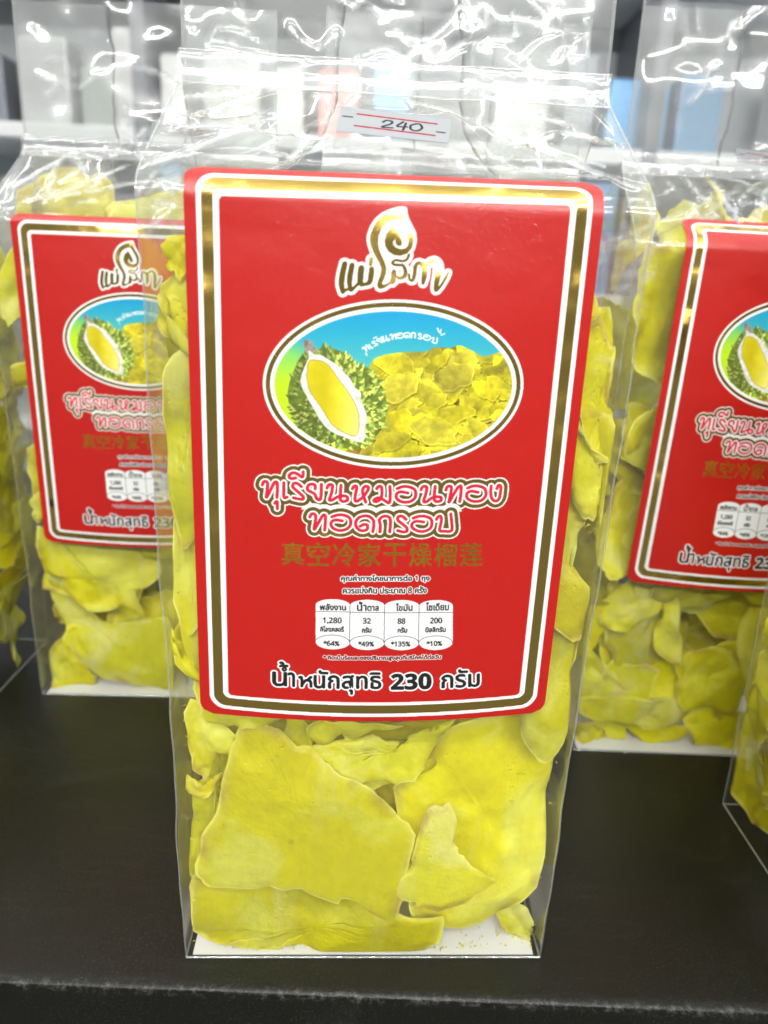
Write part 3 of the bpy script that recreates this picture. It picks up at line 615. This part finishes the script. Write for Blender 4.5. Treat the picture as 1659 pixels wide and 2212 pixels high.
    for side in (-1,1):
        wob = (fbm((len(ss),1), 12, 3, seed+5+side)[:,0]-.5)*.0006
        tube(np.stack([side*(BW/2)*wide(z)+wob, y+0*ss, z+.0003], -1), .00028, 'folded_edge'); tube(np.stack([side*(BW/2)*wide(z)+wob, BD-y, z+.0003], -1), .00025, 'folded_edge')
    q = [(-BW/2,0,.0005),(BW/2,0,.0005),(BW/2,BD,.0005),(-BW/2,BD,.0005),(-BW/2,0,.0005)]
    for a, b in zip(q[:-1], q[1:]): tube(np.linspace(a, b, 8), .0004, 'base_edge')
    # heat-sealed band across the neck
    nu2, nv2 = 110, 14; s0 = L1+RB*TB+SL-.0005; U4, S4 = np.meshgrid(np.linspace(-BW/2-.0012,BW/2+.0008,nu2), np.linspace(s0,s0+.0098,nv2)); y, z = profile(S4)
    f = (fbm(U4.shape, 9, 2, seed+3)-.5)*.0006; ed = np.minimum((S4-s0)/.0098, 1-(S4-s0)/.0098); mesh('seal_strip', np.stack([U4, y-.0012-f-.0012*np.sqrt(np.clip(ed,0,.2)), z], -1).reshape(-1,3), grid_faces(nu2, nv2), M_strip, root)
    for sv, rd in ((s0, .00022), (s0+.0098, .00022)):
        y, z = profile(np.full(40, sv)); tube(np.stack([np.linspace(-BW/2-.001,BW/2+.001,40), y-.0014, z+(fbm((40,1),6,2,seed+8)[:,0]-.5)*.0008], -1), rd, 'seal_edge')
    # white card in the base
    if card: boxes('base_card', [(-BW/2+.002,.0012,.0002,BW/2-.002,BD-.002,.0006)], M_card, root)

def make_label(root, LS0=.0972, LS1=.2462, off=-.0008, tilt=1.2, LW=.1022, lean=0.):
    nu, nv = 72, 150; A, B = np.meshgrid(np.linspace(0,1,nu), np.linspace(0,1,nv)); r_ = .0038
    # rounded corners: pull the grid in near the corners; the lower edge bows down
    hx, hy = LW/2, (LS1-LS0)/2; x = (A-.5)*LW; s = (B-.5)*2*hy
    def inset(p, h, q, hq, r):   # half extent available in p at position q
        k = np.clip(np.abs(q)-(hq-r), 0, r); return h-r+np.sqrt(np.clip(r*r-k*k,0,None))
    lim = inset(x, hx, s, hy, r_); xx = (A-.5)*2*lim
    dn = -.0009*(1-(xx/hx)**2)*np.clip(1-B*4,0,1)
    ct, st_ = cos(radians(tilt)), sin(radians(tilt)); S = (LS0+LS1)/2+(s+dn)*ct+xx*st_; U = off+xx+lean*s/hy
    y, z = profile(S); ty, tz = profile(S+1e-4); ty = (ty-y)/1e-4; tz = (tz-z)/1e-4
    P = np.stack([U, y-bulge(U, z)-tz*.0006, z+ty*.0006], -1)
    w_ = (fbm(U.shape, 30, 2, 17)-.5)*.0006*np.clip((B-.6)/.3,0,1); P[...,1] -= w_
    me = mesh('front_label', P.reshape(-1,3), grid_faces(nu, nv), M_label, root, uv=np.stack([.5+xx/LW, .5+(s+dn*.0)/(2*hy)], -1).reshape(-1,2))
    m = me.modifiers.new('thickness','SOLIDIFY'); m.thickness = .00012; m.offset = 1; e = me.modifiers.new('crisp','EDGE_SPLIT'); e.split_angle = radians(40)
    return me
def make_sticker(root, corners):
    """corners in (u, s): top-left, top-right, bottom-right, bottom-left"""
    c = [np.array(k, float) for k in corners]; n = 14; A, B = np.meshgrid(np.linspace(0,1,n), np.linspace(0,1,n))
    q = (c[3][None,None]*(1-A[...,None])+c[2][None,None]*A[...,None])*(1-B[...,None])+(c[0][None,None]*(1-A[...,None])+c[1][None,None]*A[...,None])*B[...,None]
    U, S = q[...,0], q[...,1]; y, z = profile(S); y2, z2 = profile(S+1e-4); ty, tz = (y2-y)/1e-4, (z2-z)/1e-4; o = .0006
    P = np.stack([U, y-bulge(U,z)-tz*o, z+ty*o], -1)
    me = mesh('price_sticker', P.reshape(-1,3), grid_faces(n, n), M_price, root, uv=np.stack([A,B],-1).reshape(-1,2))
    m = me.modifiers.new('thickness','SOLIDIFY'); m.thickness = .00012; m.offset = 1; e = me.modifiers.new('crisp','EDGE_SPLIT'); e.split_angle = radians(40); return me

# ------------------------------------------------------------------ chips
def chip_mesh(name, P3, nrm, mats, inv, fwd, thick=.0009, bend=0., bdir=0., wav=.0008, seed=0, rings=14, yoff=0., jag=.0009, low=(0,0), rough=.009, curl=.0022):
    """P3: closed outline in world metres; the sheet is bent, waved and kept inside its bag (inv: world -> bag, fwd: bag -> world)"""
    r = np.random.default_rng(seed); P3 = np.asarray(P3); c = P3.mean(0); nrm = nrm/np.linalg.norm(nrm)
    ex = np.cross([0,0,1.], nrm); ex /= np.linalg.norm(ex); ez = np.cross(nrm, ex)
    Q = np.stack([(P3-c)@ex, (P3-c)@ez], -1); n = len(Q)
    d = np.linalg.norm(Q, axis=1, keepdims=True); jn = np.convolve(r.standard_normal(n*3), [.25,.5,.25], 'same')[n:2*n]+1.6*np.convolve(r.standard_normal(n*3), np.ones(6)/6, 'same')[n:2*n]; Q = Q*(1+jag*jn[:,None]/d)
    t = 1-(1-np.linspace(0,1,rings))**1.25; G = Q[None]*t[1:,None,None]; G = np.vstack([np.zeros((1,n,2)), G])
    X, Z = G[...,0], G[...,1]; ca, sa = cos(bdir), sin(bdir); a = X*ca+Z*sa; b = -X*sa+Z*ca
    R_ = max(np.abs(Q).max(), .005); ph = r.uniform(0,6,4)
    H = bend*a*a/(2*R_) + wav*np.sin(a/R_*3.1+ph[0])*(np.hypot(X,Z)/R_) + wav*.8*np.sin(b/R_*4.3+ph[1])*(np.hypot(X,Z)/R_)**1.5 + wav*.35*np.sin(a/R_*9+ph[2])*np.sin(b/R_*8+ph[3])
    edge_k = (np.hypot(X,Z)/R_)
    gx = fbm((64,64), 18, 4, seed+9); gi = np.clip(((X/R_*.5+.5)*63),0,63).astype(int); gj = np.clip(((Z/R_*.5+.5)*63),0,63).astype(int)
    H = H+(gx[gj,gi]-.5)*rough*R_/.03+(t[:,None]**6)*curl*np.sin(3*np.arctan2(Z,X)+ph[3])
    Wd = c+X[...,None]*ex+Z[...,None]*ez+H[...,None]*nrm; Wd = Wd+np.array([0,yoff,0])
    Lc = inv(Wd)
    m = .0016; xl = BW/2*wide(Lc[...,2])-m; Lc[...,0] = np.clip(Lc[...,0], -xl, xl); Lc[...,2] = np.clip(Lc[...,2], .0012, .27)
    ymin = -bulge(Lc[...,0], Lc[...,2])+m+.0006*r.random(); yf, _ = profile(np.clip(Lc[...,2],0,.3)); ymin = ymin+np.interp(Lc[...,2],[.23,.24,.275],[0,.004,.045])
    ymin = np.maximum(ymin, low[1]*np.clip((low[0]-Lc[...,2])/.01,0,1))
    Lc[...,1] = np.clip(Lc[...,1], ymin, BD-m)
    M = rings; idx = lambda i, j: 1+(i-1)*n+(j % n)
    mid = np.vstack([Lc[0,:1], Lc[1:].reshape(-1,3)])
    F = [[0, idx(1,j), idx(1,j+1)] for j in range(n)]+[[idx(i,j), idx(i+1,j), idx(i+1,j+1), idx(i,j+1)] for i in range(1,M-1) for j in range(n)]
    N_ = np.zeros_like(mid)
    for f in F:
        a_, b_, c_ = mid[f[0]], mid[f[1]], mid[f[2]]; q = np.cross(b_-a_, c_-a_); N_[f] += q
    N_ /= np.linalg.norm(N_, axis=1, keepdims=True)+1e-12
    th = np.concatenate([[1.], np.repeat(np.sqrt(np.clip(1-t[1:]**10,0,1)), n)])*thick/2
    A_ = mid+N_*th[:,None]; B_ = mid-N_*th[:,None]; k = len(mid)
    F2 = F+[[v+k for v in f[::-1]] for f in F]+[[idx(M-1,j)+k, idx(M-1,j+1)+k, idx(M-1,j+1), idx(M-1,j)] for j in range(n)]
    V = np.vstack([A_, B_]); ctr = V.mean(0)
    o = mesh(name, fwd(V)-fwd(ctr[None])[0], F2, mats); at = o.data.attributes.new('rim','FLOAT','POINT'); rv = np.concatenate([[0.], np.repeat(t[1:], n)]); at.data.foreach_set('value', np.concatenate([rv, rv]).astype(np.float32)); o.location = fwd(ctr[None])[0].tolist(); return o
def rand_outline(r, size):
    n = 44; th = np.arange(n)/n*2*pi; asp = r.uniform(.5,.95)
    rad = size*(1+.16*np.sin(2*th+r.uniform(0,6))+.10*np.sin(3*th+r.uniform(0,6))+.05*np.sin(7*th+r.uniform(0,6))+.025*r.standard_normal(n))
    if r.random() < .55:   # broken straight edge
        a = r.uniform(0,2*pi); c_ = rad*np.cos(th-a); lim = size*r.uniform(.3,.75); rad = np.where(c_ > lim, lim/np.maximum(np.cos(th-a),.05), rad)
    return np.c_[rad*np.cos(th), rad*np.sin(th)*asp]
def make_bag(x, y, yaw, seed, label, traced=False, fine=False, with_label=True, chips=(0,0), place='', card=True, fill=.236, stick=None, lab={}, low=(0,0), sides=0, only=0):
    root = bpy.data.objects.new('durian_chip_bag', None); COL.objects.link(root); root.location = (x,y,0); root.rotation_euler = (0,0,radians(yaw)); root.empty_display_size = .02
    tag(root, label, 'bag', 'clear bags of fried durian on the shelf')
    R3 = Rz(radians(yaw)); T3 = np.array([x,y,0.])
    make_bag_meshes(seed, fine, (R3, T3) if traced else None, root, stick, card)
    if with_label: make_label(root, **lab)
    if stick: make_sticker(root, stick)
    inv = lambda P: (P-T3) @ R3; fwd = lambda P: P @ R3.T + T3
    r = np.random.default_rng(seed+100)
    front_n, fill_n = chips
    tones = [('yellow',M_chip),('bright yellow',M_chip),('pale yellow',M_chip2),('golden',M_chip3)]
    def put(cx, cy_, cz, size, nl, how, yo=0, bend=None, wav=None):
        Q = rand_outline(r, size); rot = r.uniform(0,2*pi); nl = np.array(nl, float); nl /= np.linalg.norm(nl)
        ex = np.cross([.01,.02,1.], nl); ex /= np.linalg.norm(ex); ez = np.cross(nl, ex)
        q = np.c_[Q[:,0]*cos(rot)-Q[:,1]*sin(rot), Q[:,0]*sin(rot)+Q[:,1]*cos(rot)]
        P = fwd(np.array([cx,cy_,cz])+q[:,:1]*ex+q[:,1:]*ez); tn, mt = tones[r.integers(4)]
        o = chip_mesh('durian_chip', P, R3 @ nl, mt, inv, fwd, thick=r.uniform(.0006,.0012), bend=(r.uniform(-1,1)*size*.8 if bend is None else bend), bdir=r.uniform(0,pi), wav=(size*r.uniform(.05,.16) if wav is None else wav), seed=int(r.integers(1e6)), rings=10, low=low)
        sz = 'small' if size < .021 else 'broad' if size > .028 else 'medium'
        v = ['bottom','lower','middle','upper','top'][int(np.clip(cz/fill*5,0,4))]; hside = 'left' if cx < -.018 else 'right' if cx > .018 else 'centre'
        tag(o, '%s %s durian slice %s %s %s of %s' % (sz, tn, how, v, hside, place), 'chip', 'durian chips in the '+place)
    for i in range(fill_n):     # the loose heap filling the bag
        f = (i+.5)/fill_n; cz = .012+f*(fill-.03)
        nl = (r.normal(0,.6), -1 if r.random() < .8 else .2, r.normal(0,.5))
        put([-.034,.034,0,.018,-.018][i % 5]+r.normal(0,.006), r.uniform(.020,BD*.6), cz, r.uniform(.022,.036), nl, 'deep inside,')
    for i in range(front_n):    # slices lying against the front film
        f = (i+.5)/front_n; cz = .014+f*(fill-.03); sx = [-1,1,0,.6,-.6][i % 5]
        nl = (r.normal(0,.3), -1, r.normal(0,.3))
        put(sx*.040+r.normal(0,.008), .004+.010*r.random(), cz, r.uniform(.018,.030), nl, 'at the front,')
    for i in range(max(front_n//2, 0) if not sides else sides): # and along the sides
        nside = sides or front_n//2; sd = (-1 if i % 2 else 1) if not only else only; cz = .016+(i+.5)/nside*(fill-.03)
        put(sd*r.uniform(.050,.055), (r.uniform(.055,.102) if only else r.uniform(.004,BD*.8)), cz, r.uniform(.019,.030), (sd*1., r.normal(0,.3), r.normal(0,.3)), 'upright,')
    return root, inv, fwd

ST = [(-.0105,.2760),(.0205,.2745),(.0200,.2630),(-.0120,.2645)]
def on_front(px_list, R3, T3):   # image points -> (u, s) on the front film
    us = np.linspace(-BW/2,BW/2,200); ss = np.linspace(.2,S_TOT,300); U, S = np.meshgrid(us, ss); y, z = profile(S)
    W_ = np.stack([U, y, z], -1).reshape(-1,3) @ R3.T + T3; p = proj(W_)
    return [(float(U.ravel()[k]), float(S.ravel()[k])) for k in [int(np.argmin(((p-np.array(q))**2).sum(1))) for q in px_list]]
yaw0 = 3.0; R0 = Rz(radians(yaw0)); T0 = np.array([.0004,0,0])
st0 = on_front([(737,235),(974,262),(968,316),(722,288)], R0, T0)
main, inv0, fwd0 = make_bag(.0004, 0, yaw0, 1, 'large clear bag of durian chips in the middle, nearest and whole, with red label', traced=True, fine=True, sides=22, chips=(18,56), place='middle bag', stick=st0, fill=.232, low=(.105,.024))
stL = on_front([(330,262),(475,279),(470,306),(325,288)], Rz(radians(2.2)), np.array([-.1185,.155,0])); stR = on_front([(1588,320),(1736,343),(1732,372),(1590,350)], Rz(radians(.5)), np.array([.16,.1245,0]))
stM = on_front([(868,318),(1010,342),(1002,374),(862,350)], Rz(radians(1.)), np.array([.025,.15,0]))
left, invL, fwdL = make_bag(-.1185, .155, 2.2, 2, 'clear durian chip bag standing further back at left, its red label half hidden', sides=14, chips=(24,36), place='left bag', stick=stL, fill=.262, low=(.085,.009), lab=dict(LS0=.089, LS1=.2410, off=.0004, tilt=.4, lean=-.0010))
right, invR, fwdR = make_bag(.1600, .1245, .5, 3, 'clear durian chip bag further back at right, red label cut by the photo edge', sides=14, chips=(24,36), place='right bag', stick=stR, fill=.262, low=(.085,.010), lab=dict(LS0=.0925, LS1=.2535, off=.0058, tilt=-.9, lean=.0024))
make_bag(.2205, .0020, .8, 4, 'front right bag of durian chips, only its lower left corner in view', with_label=True, chips=(4,8), sides=14, only=-1, card=False, place='front right bag', fill=.13)
make_bag(-.2615, .1250, .5, 5, 'bag of durian chips at the left photo edge, showing only its side', chips=(4,10), sides=22, only=1, card=False, place='far left bag', fill=.235)
make_bag(.0250, .1500, 1., 6, 'durian chip bag standing directly behind the middle bag', chips=(5,10), place='bag behind', stick=stM, fill=.2)

# slices of the front bag that the photograph shows plainly, each traced, at its own depth
def c6(pts): return [((600+x*1.0247)*.5486, (2600+y*1.0247)*.5486) for x, y in pts]
def traced_chip(pts, Y, label, mat, group, inv, fwd, **kw):
    o_ = inv(CC[None])[0]; ds = np.array([inv((CC+ray(x, y))[None])[0]-o_ for x, y in pts]); P = o_+ds*((Y-o_[1])/ds[:,1])[:,None]; P = fwd(smooth_line(P, 4, True))
    o = chip_mesh('durian_chip', P, np.array(kw.pop('nrm', (0,-1,.05)), float), mat, inv, fwd, **kw); tag(o, label, 'chip', group); return o
GM = 'durian chips in the middle bag'
T = lambda pts, Y, label, mat, **kw: traced_chip(c6(pts), Y, label, mat, GM, inv0, fwd0, **kw)
T([(350,262),(385,255),(425,268),(500,322),(600,385),(700,430),(800,480),(880,550),(960,620),(1012,680),(1000,760),(985,830),(965,930),(930,1028),(890,1005),(850,985),(760,930),(700,950),(600,900),(480,880),(330,900),(190,880),(160,830),(200,720),(225,600),(260,440),(310,320)], -.0008,
  'largest pale yellow durian slice, fan shaped, low in the middle bag', M_chip, bend=.004, bdir=.3, wav=.0007, seed=1, rings=16, thick=.0011)
T([(150,850),(400,830),(700,870),(900,940),(1000,980),(1120,985),(1128,1035),(1100,1075),(1040,1110),(940,1140),(740,1148),(600,1125),(510,1100),(480,1118),(420,1128),(300,1105),(220,1112),(150,1080),(135,1040)], .0022,
  'wide yellow durian slice lying along the bottom front edge of the middle bag', M_chip, bend=-.003, bdir=0., wav=.0008, seed=2, rings=12)
T([(1060,590),(1100,565),(1145,570),(1168,640),(1165,720),(1190,760),(1230,810),(1290,850),(1322,885),(1250,930),(1170,975),(1100,985),(1020,975),(1010,955),(940,925),(940,875),(990,830),(1005,780),(1020,690),(1035,630)], -.0022,
  'small bell shaped durian slice with browned tip, right of the largest slice', M_chip2, bend=.003, bdir=1.2, wav=.0008, seed=3, rings=9, thick=.0014)
T([(1130,262),(1400,215),(1560,230),(1600,300),(1565,440),(1530,560),(1480,760),(1430,890),(1330,960),(1180,1000),(1060,980),(980,900),(930,560),(960,460),(1060,330)], .0095,
  'big dull yellow durian slice filling the lower right of the middle bag', M_chip, bend=.010, bdir=.5, wav=.0009, seed=4, rings=16, nrm=(.18,-1,.05))
T([(605,345),(640,322),(780,305),(900,300),(1000,332),(1060,285),(1150,235),(1163,240),(1115,300),(1070,380),(1020,425),(940,462),(850,462),(760,468),(700,425),(620,390)], .0060,
  'curled creamy durian strip just under the red label of the middle bag', M_chip2, bend=-.006, bdir=1.4, wav=.0012, seed=5, thick=.0022)
T([(770,467),(900,448),(1010,425),(1055,372),(1088,412),(1000,440),(900,475),(820,497)], .0085, 'thin durian sliver under the curled creamy strip', M_chip, seed=6, wav=.0005)
T([(590,225),(740,230),(960,225),(900,250),(790,300),(700,290),(650,332),(600,300)], .0045, 'knobbly durian piece at the lower edge of the middle red label', M_chip, seed=7, wav=.0018)
T([(180,60),(400,60),(520,180),(500,232),(420,262),(330,268),(250,242),(185,180)], .0035, 'rounded pale durian slice below the left end of the middle label', M_chip2, bend=-.004, seed=8)
T([(130,180),(190,172),(250,240),(335,282),(300,345),(255,380),(210,458),(170,430),(150,390),(138,300)], .0055, 'pointed rough durian chip at the left edge under the middle label', M_chip, bend=.006, seed=9, wav=.0015)
T([(120,440),(200,478),(262,440),(240,500),(160,520)], .0075, 'browned durian sliver at the left edge of the middle bag', M_chip3, seed=10)
T([(150,505),(240,480),(225,640),(200,700),(190,825),(138,832),(160,650)], .0078, 'narrow upright pale durian chip at the lower left of the middle bag', M_chip2, seed=11, wav=.001)
T([(1310,975),(1370,955),(1430,955),(1465,985),(1482,1060),(1480,1112),(1440,1078),(1410,1105),(1350,1052)], .0095, 'small twisted durian piece in the bottom right corner of the middle bag', M_chip2, seed=12, bend=.008, wav=.0015, thick=.002)
T([(520,230),(590,232),(620,330),(612,395),(560,350),(500,310)], .0062, 'ribbed durian slice behind the top of the largest slice', M_chip, seed=13)
T([(690,300),(1150,230),(1120,420),(900,640),(820,520),(600,400)], .018, 'brownish durian slice in shade at the centre of the middle bag', M_chip3, seed=14, wav=.002)
Dd = lambda pts, Y, label, mat, **kw: traced_chip(pts, Y, label, mat, GM, inv0, fwd0, **kw)
Dd([(392,500),(420,505),(430,570),(400,600),(368,592),(352,570),(362,525)], .003, 'round yellow durian piece beside the upper left corner of the middle label', M_chip, seed=20, bend=.004)
Dd([(350,620),(405,590),(420,700),(405,780),(380,760),(348,735),(330,690)], .004, 'folded durian loop at the upper left of the middle bag', M_chip, seed=21, bend=.008, wav=.0018)
Dd([(362,790),(430,760),(440,900),(440,1110),(400,1180),(372,1060),(358,900)], .0035, 'long upright durian slice beside the left edge of the middle label', M_chip2, seed=22, bend=-.005)
Dd([(380,1060),(440,1010),(450,1300),(440,1480),(402,1400),(386,1240)], .0055, 'tall durian slice beside the lower left edge of the middle label', M_chip, seed=23, bend=-.004)
Dd([(1282,688),(1305,700),(1318,742),(1328,752),(1320,800),(1322,860),(1334,905),(1312,910),(1312,990),(1295,1060),(1282,1128),(1262,1120),(1240,1080),(1230,900),(1250,740)], .0035, 'bright yellow scalloped durian slice right of the middle label', M_chip, seed=24, bend=.006, bdir=.1, thick=.002)
Dd([(1200,1000),(1262,960),(1270,1080),(1240,1180),(1205,1330),(1180,1330)], .0075, 'yellow durian slice behind the scalloped slice', M_chip, seed=25)
Dd([(1260,1318),(1266,1345),(1240,1460),(1215,1600),(1160,1640),(1120,1560),(1150,1400),(1210,1340)], .0040, 'slanted durian slice at the lower right corner of the middle label', M_chip, seed=26, bend=.004)
GL = 'durian chips in the left bag'
def c7(pts): return [(x*.633*.5486, (1500+y*.633)*.5486) for x, y in pts]
Lc = lambda pts, Y, label, mat, **kw: traced_chip(c7(pts), Y, label, mat, GL, invL, fwdL, **kw)
Lc([(265,1230),(330,1290),(380,1300),(520,1350),(560,1460),(700,1520),(900,1480),(1060,1500),(1075,1900),(900,1900),(700,1860),(560,1790),(440,1640),(340,1480),(280,1350)], 0.0065, 'large crescent durian slice at the bottom of the left bag', M_chip2, seed=31, bend=-.008, bdir=.8, wav=.0015, rings=12, thick=.002)
Lc([(375,1600),(420,1590),(480,1680),(560,1790),(600,1850),(560,1900),(400,1940),(330,1900),(272,1750)], 0.0095, 'square durian chip in the lower left corner of the left bag', M_chip, seed=32, wav=.0015)
Lc([(230,900),(400,1000),(900,1040),(1000,1200),(880,1290),(840,1320),(910,1480),(780,1410),(640,1420),(540,1400),(380,1300),(370,1220),(220,1180)], 0.0035, 'crumpled durian slice under the red label of the left bag', M_chip, seed=33, wav=.003, bend=.006, rings=12)
Lc([(175,760),(245,680),(270,800),(235,890),(205,850)], 0.0045, 'pale jagged durian chip at the left side of the left label', M_chip2, seed=34)
GR = 'durian chips in the right bag'
def c8(pts): return [((2200+x*.8134)*.5486, (1500+y*.8134)*.5486) for x, y in pts]
Rc = lambda pts, Y, label, mat, **kw: traced_chip(c8(pts), Y, label, mat, GR, invR, fwdR, **kw)
Rc([(270,980),(500,1050),(600,1380),(560,1520),(380,1520),(330,1500),(200,1350),(190,1200),(240,1080)], 0.0140, 'broad olive yellow durian slice low in the right bag', M_chip, seed=41, bend=.004, rings=12)
Rc([(310,970),(400,965),(510,1040),(440,1130),(370,1200),(300,1210),(210,1190),(200,1110)], 0.0080, 'triangular pale durian chip under the right label', M_chip2, seed=42, bend=-.004)
Rc([(510,1030),(580,1040),(600,1200),(610,1360),(570,1380),(460,1280),(500,1150)], 0.0060, 'narrow drooping durian chip under the right label', M_chip2, seed=43, bend=.005)
Rc([(630,1320),(720,1290),(810,1300),(880,1360),(900,1450),(830,1590),(700,1570),(590,1590),(560,1510),(600,1400)], 0.0070, 'rounded durian disc at the bottom of the right bag', M_chip, seed=44, wav=.001, thick=.002)
Rc([(100,1530),(380,1540),(560,1550),(665,1600),(560,1660),(400,1665),(280,1660),(110,1600)], 0.0050, 'flat rough durian slice lying near the base of the right bag', M_chip2, seed=45, wav=.0015, thick=.002)
Rc([(330,1660),(600,1660),(580,1730),(500,1755),(420,1750),(360,1710)], 0.0080, 'half round durian chip over the white base of the right bag', M_chip, seed=46)
Rc([(100,1280),(160,1310),(250,1400),(325,1490),(310,1510),(110,1530),(90,1400)], 0.0070, 'pale triangular durian chip at the lower left of the right bag', M_chip2, seed=47)
Rc([(75,1720),(110,1640),(210,1640),(215,1700),(240,1740),(170,1780),(80,1780)], 0.0100, 'small broken durian piece in the lower left corner of the right bag', M_chip, seed=48, wav=.003, bend=.006)
Rc([(870,1320),(920,1160),(1030,1040),(1040,1480),(920,1590),(890,1450)], 0.0060, 'large smooth durian slice at the lower right of the right bag', M_chip, seed=49, bend=.005)
Rc([(600,1600),(830,1600),(900,1640),(850,1780),(720,1780),(650,1730)], 0.0070, 'durian chip leaning at the base of the right bag', M_chip, seed=50)

# crumbs on the base of the front bag
r = np.random.default_rng(3); V = []; F = []
for i in range(260):
    x = r.uniform(-.055,.055); y = r.uniform(.002,.012); z = .0018
    if r.random() < .2: x = r.choice([-1,1])*.0575; y = r.uniform(.001,.004); z = r.uniform(.002,.16)
    s = r.uniform(.0002,.0006); n = len(V); c = np.array([x,y,z])
    V += [c+s*r.normal(0,1,3)*.8 for _ in range(4)]; F += [[n,n+1,n+2],[n,n+2,n+3],[n,n+3,n+1],[n+1,n+3,n+2]]
crumbs = mesh('durian_crumbs', fwd0(np.array(V)), F, M_chip2, smooth=False); tag(crumbs, 'fine pale durian crumbs along the base and edges of the middle bag', 'crumbs', kind='stuff')

# ------------------------------------------------------------------ the shop behind, out of focus
boxes('ceiling', [(-3,-3,2.35,3,3.2,2.4)], plain('white_ceiling', (.8,.81,.8), .8))['kind'] = 'structure'
g1 = plain('pale_wall', (.62,.64,.66), .6); g2 = plain('grey_panel', (.55,.58,.6), .4); g3 = plain('dark_gap', (.22,.23,.25), .5); g4 = plain('white_board', (.85,.86,.86), .3)
boxes('shop_wall', [(-4,3.2,-1.2,4,3.3,3)], g1)['kind'] = 'structure'
boxes('shop_floor', [(-4,.9,-1.3,4,3.2,-1.2)], plain('pale_tiles', (.5,.5,.5), .25))['kind'] = 'structure'
rack = bpy.data.objects.new('display_rack', None); COL.objects.link(rack); rack.location = (0,1.5,0); tag(rack, 'blurred white shop rack with goods across the aisle behind the bags', 'shelving')
boxes('back_panel', [(-1.6,.3,-1.2,1.6,.32,1.1)], g2, rack)
for z in (-.55,-.15,.18,.47,.80): boxes('shelf_board', [(-1.6,0,z,1.6,.3,z+.03)], g4, rack, .004)
for x in (-1.6,-.55,.5,1.57): boxes('upright', [(x,-.01,-1.2,x+.03,.32,1.1)], g3, rack, .003)
goods = [((.40,.43,.48),'silver grey'),((.62,.62,.62),'white'),((.55,.56,.54),'off white'),((.22,.42,.66),'pale blue'),((.28,.30,.34),'grey'),((.5,.54,.5),'greenish white'),((.78,.30,.28),'dull pink'),((.72,.72,.72),'bright white')]
gm = [plain('pack_'+n.replace(' ','_'), c, .3, .3, scale=25., var=.35) for c, n in goods]
r = np.random.default_rng(11)
for zi, z in enumerate((-.12,.21,.50)):
    x = -1.5; prev = None
    while x < 1.5:
        wd = r.uniform(.05,.13); hh = r.uniform(.12,.23); k = int(r.choice(8, p=[.2,.17,.13,.12,.12,.1,.06,.1]))
        if r.random() < .85:
            o = boxes('goods_carton', [(-wd/2,0,0,wd/2,.12,hh),(-wd/2*.96,.01,hh,wd/2*.96,.11,hh+.006)], gm[k], None, .003); o.location = (x+wd/2, 1.53+r.uniform(0,.05), z)
            tag(o, 'blurred %s carton %s, %s of the background rack' % (goods[k][1], 'next to a %s one' % prev if prev else 'at the left end', ['low board','middle board','upper board'][zi]), 'carton', 'cartons in the background rack')
            prev = goods[k][1]
        x += wd+r.uniform(.01,.04)
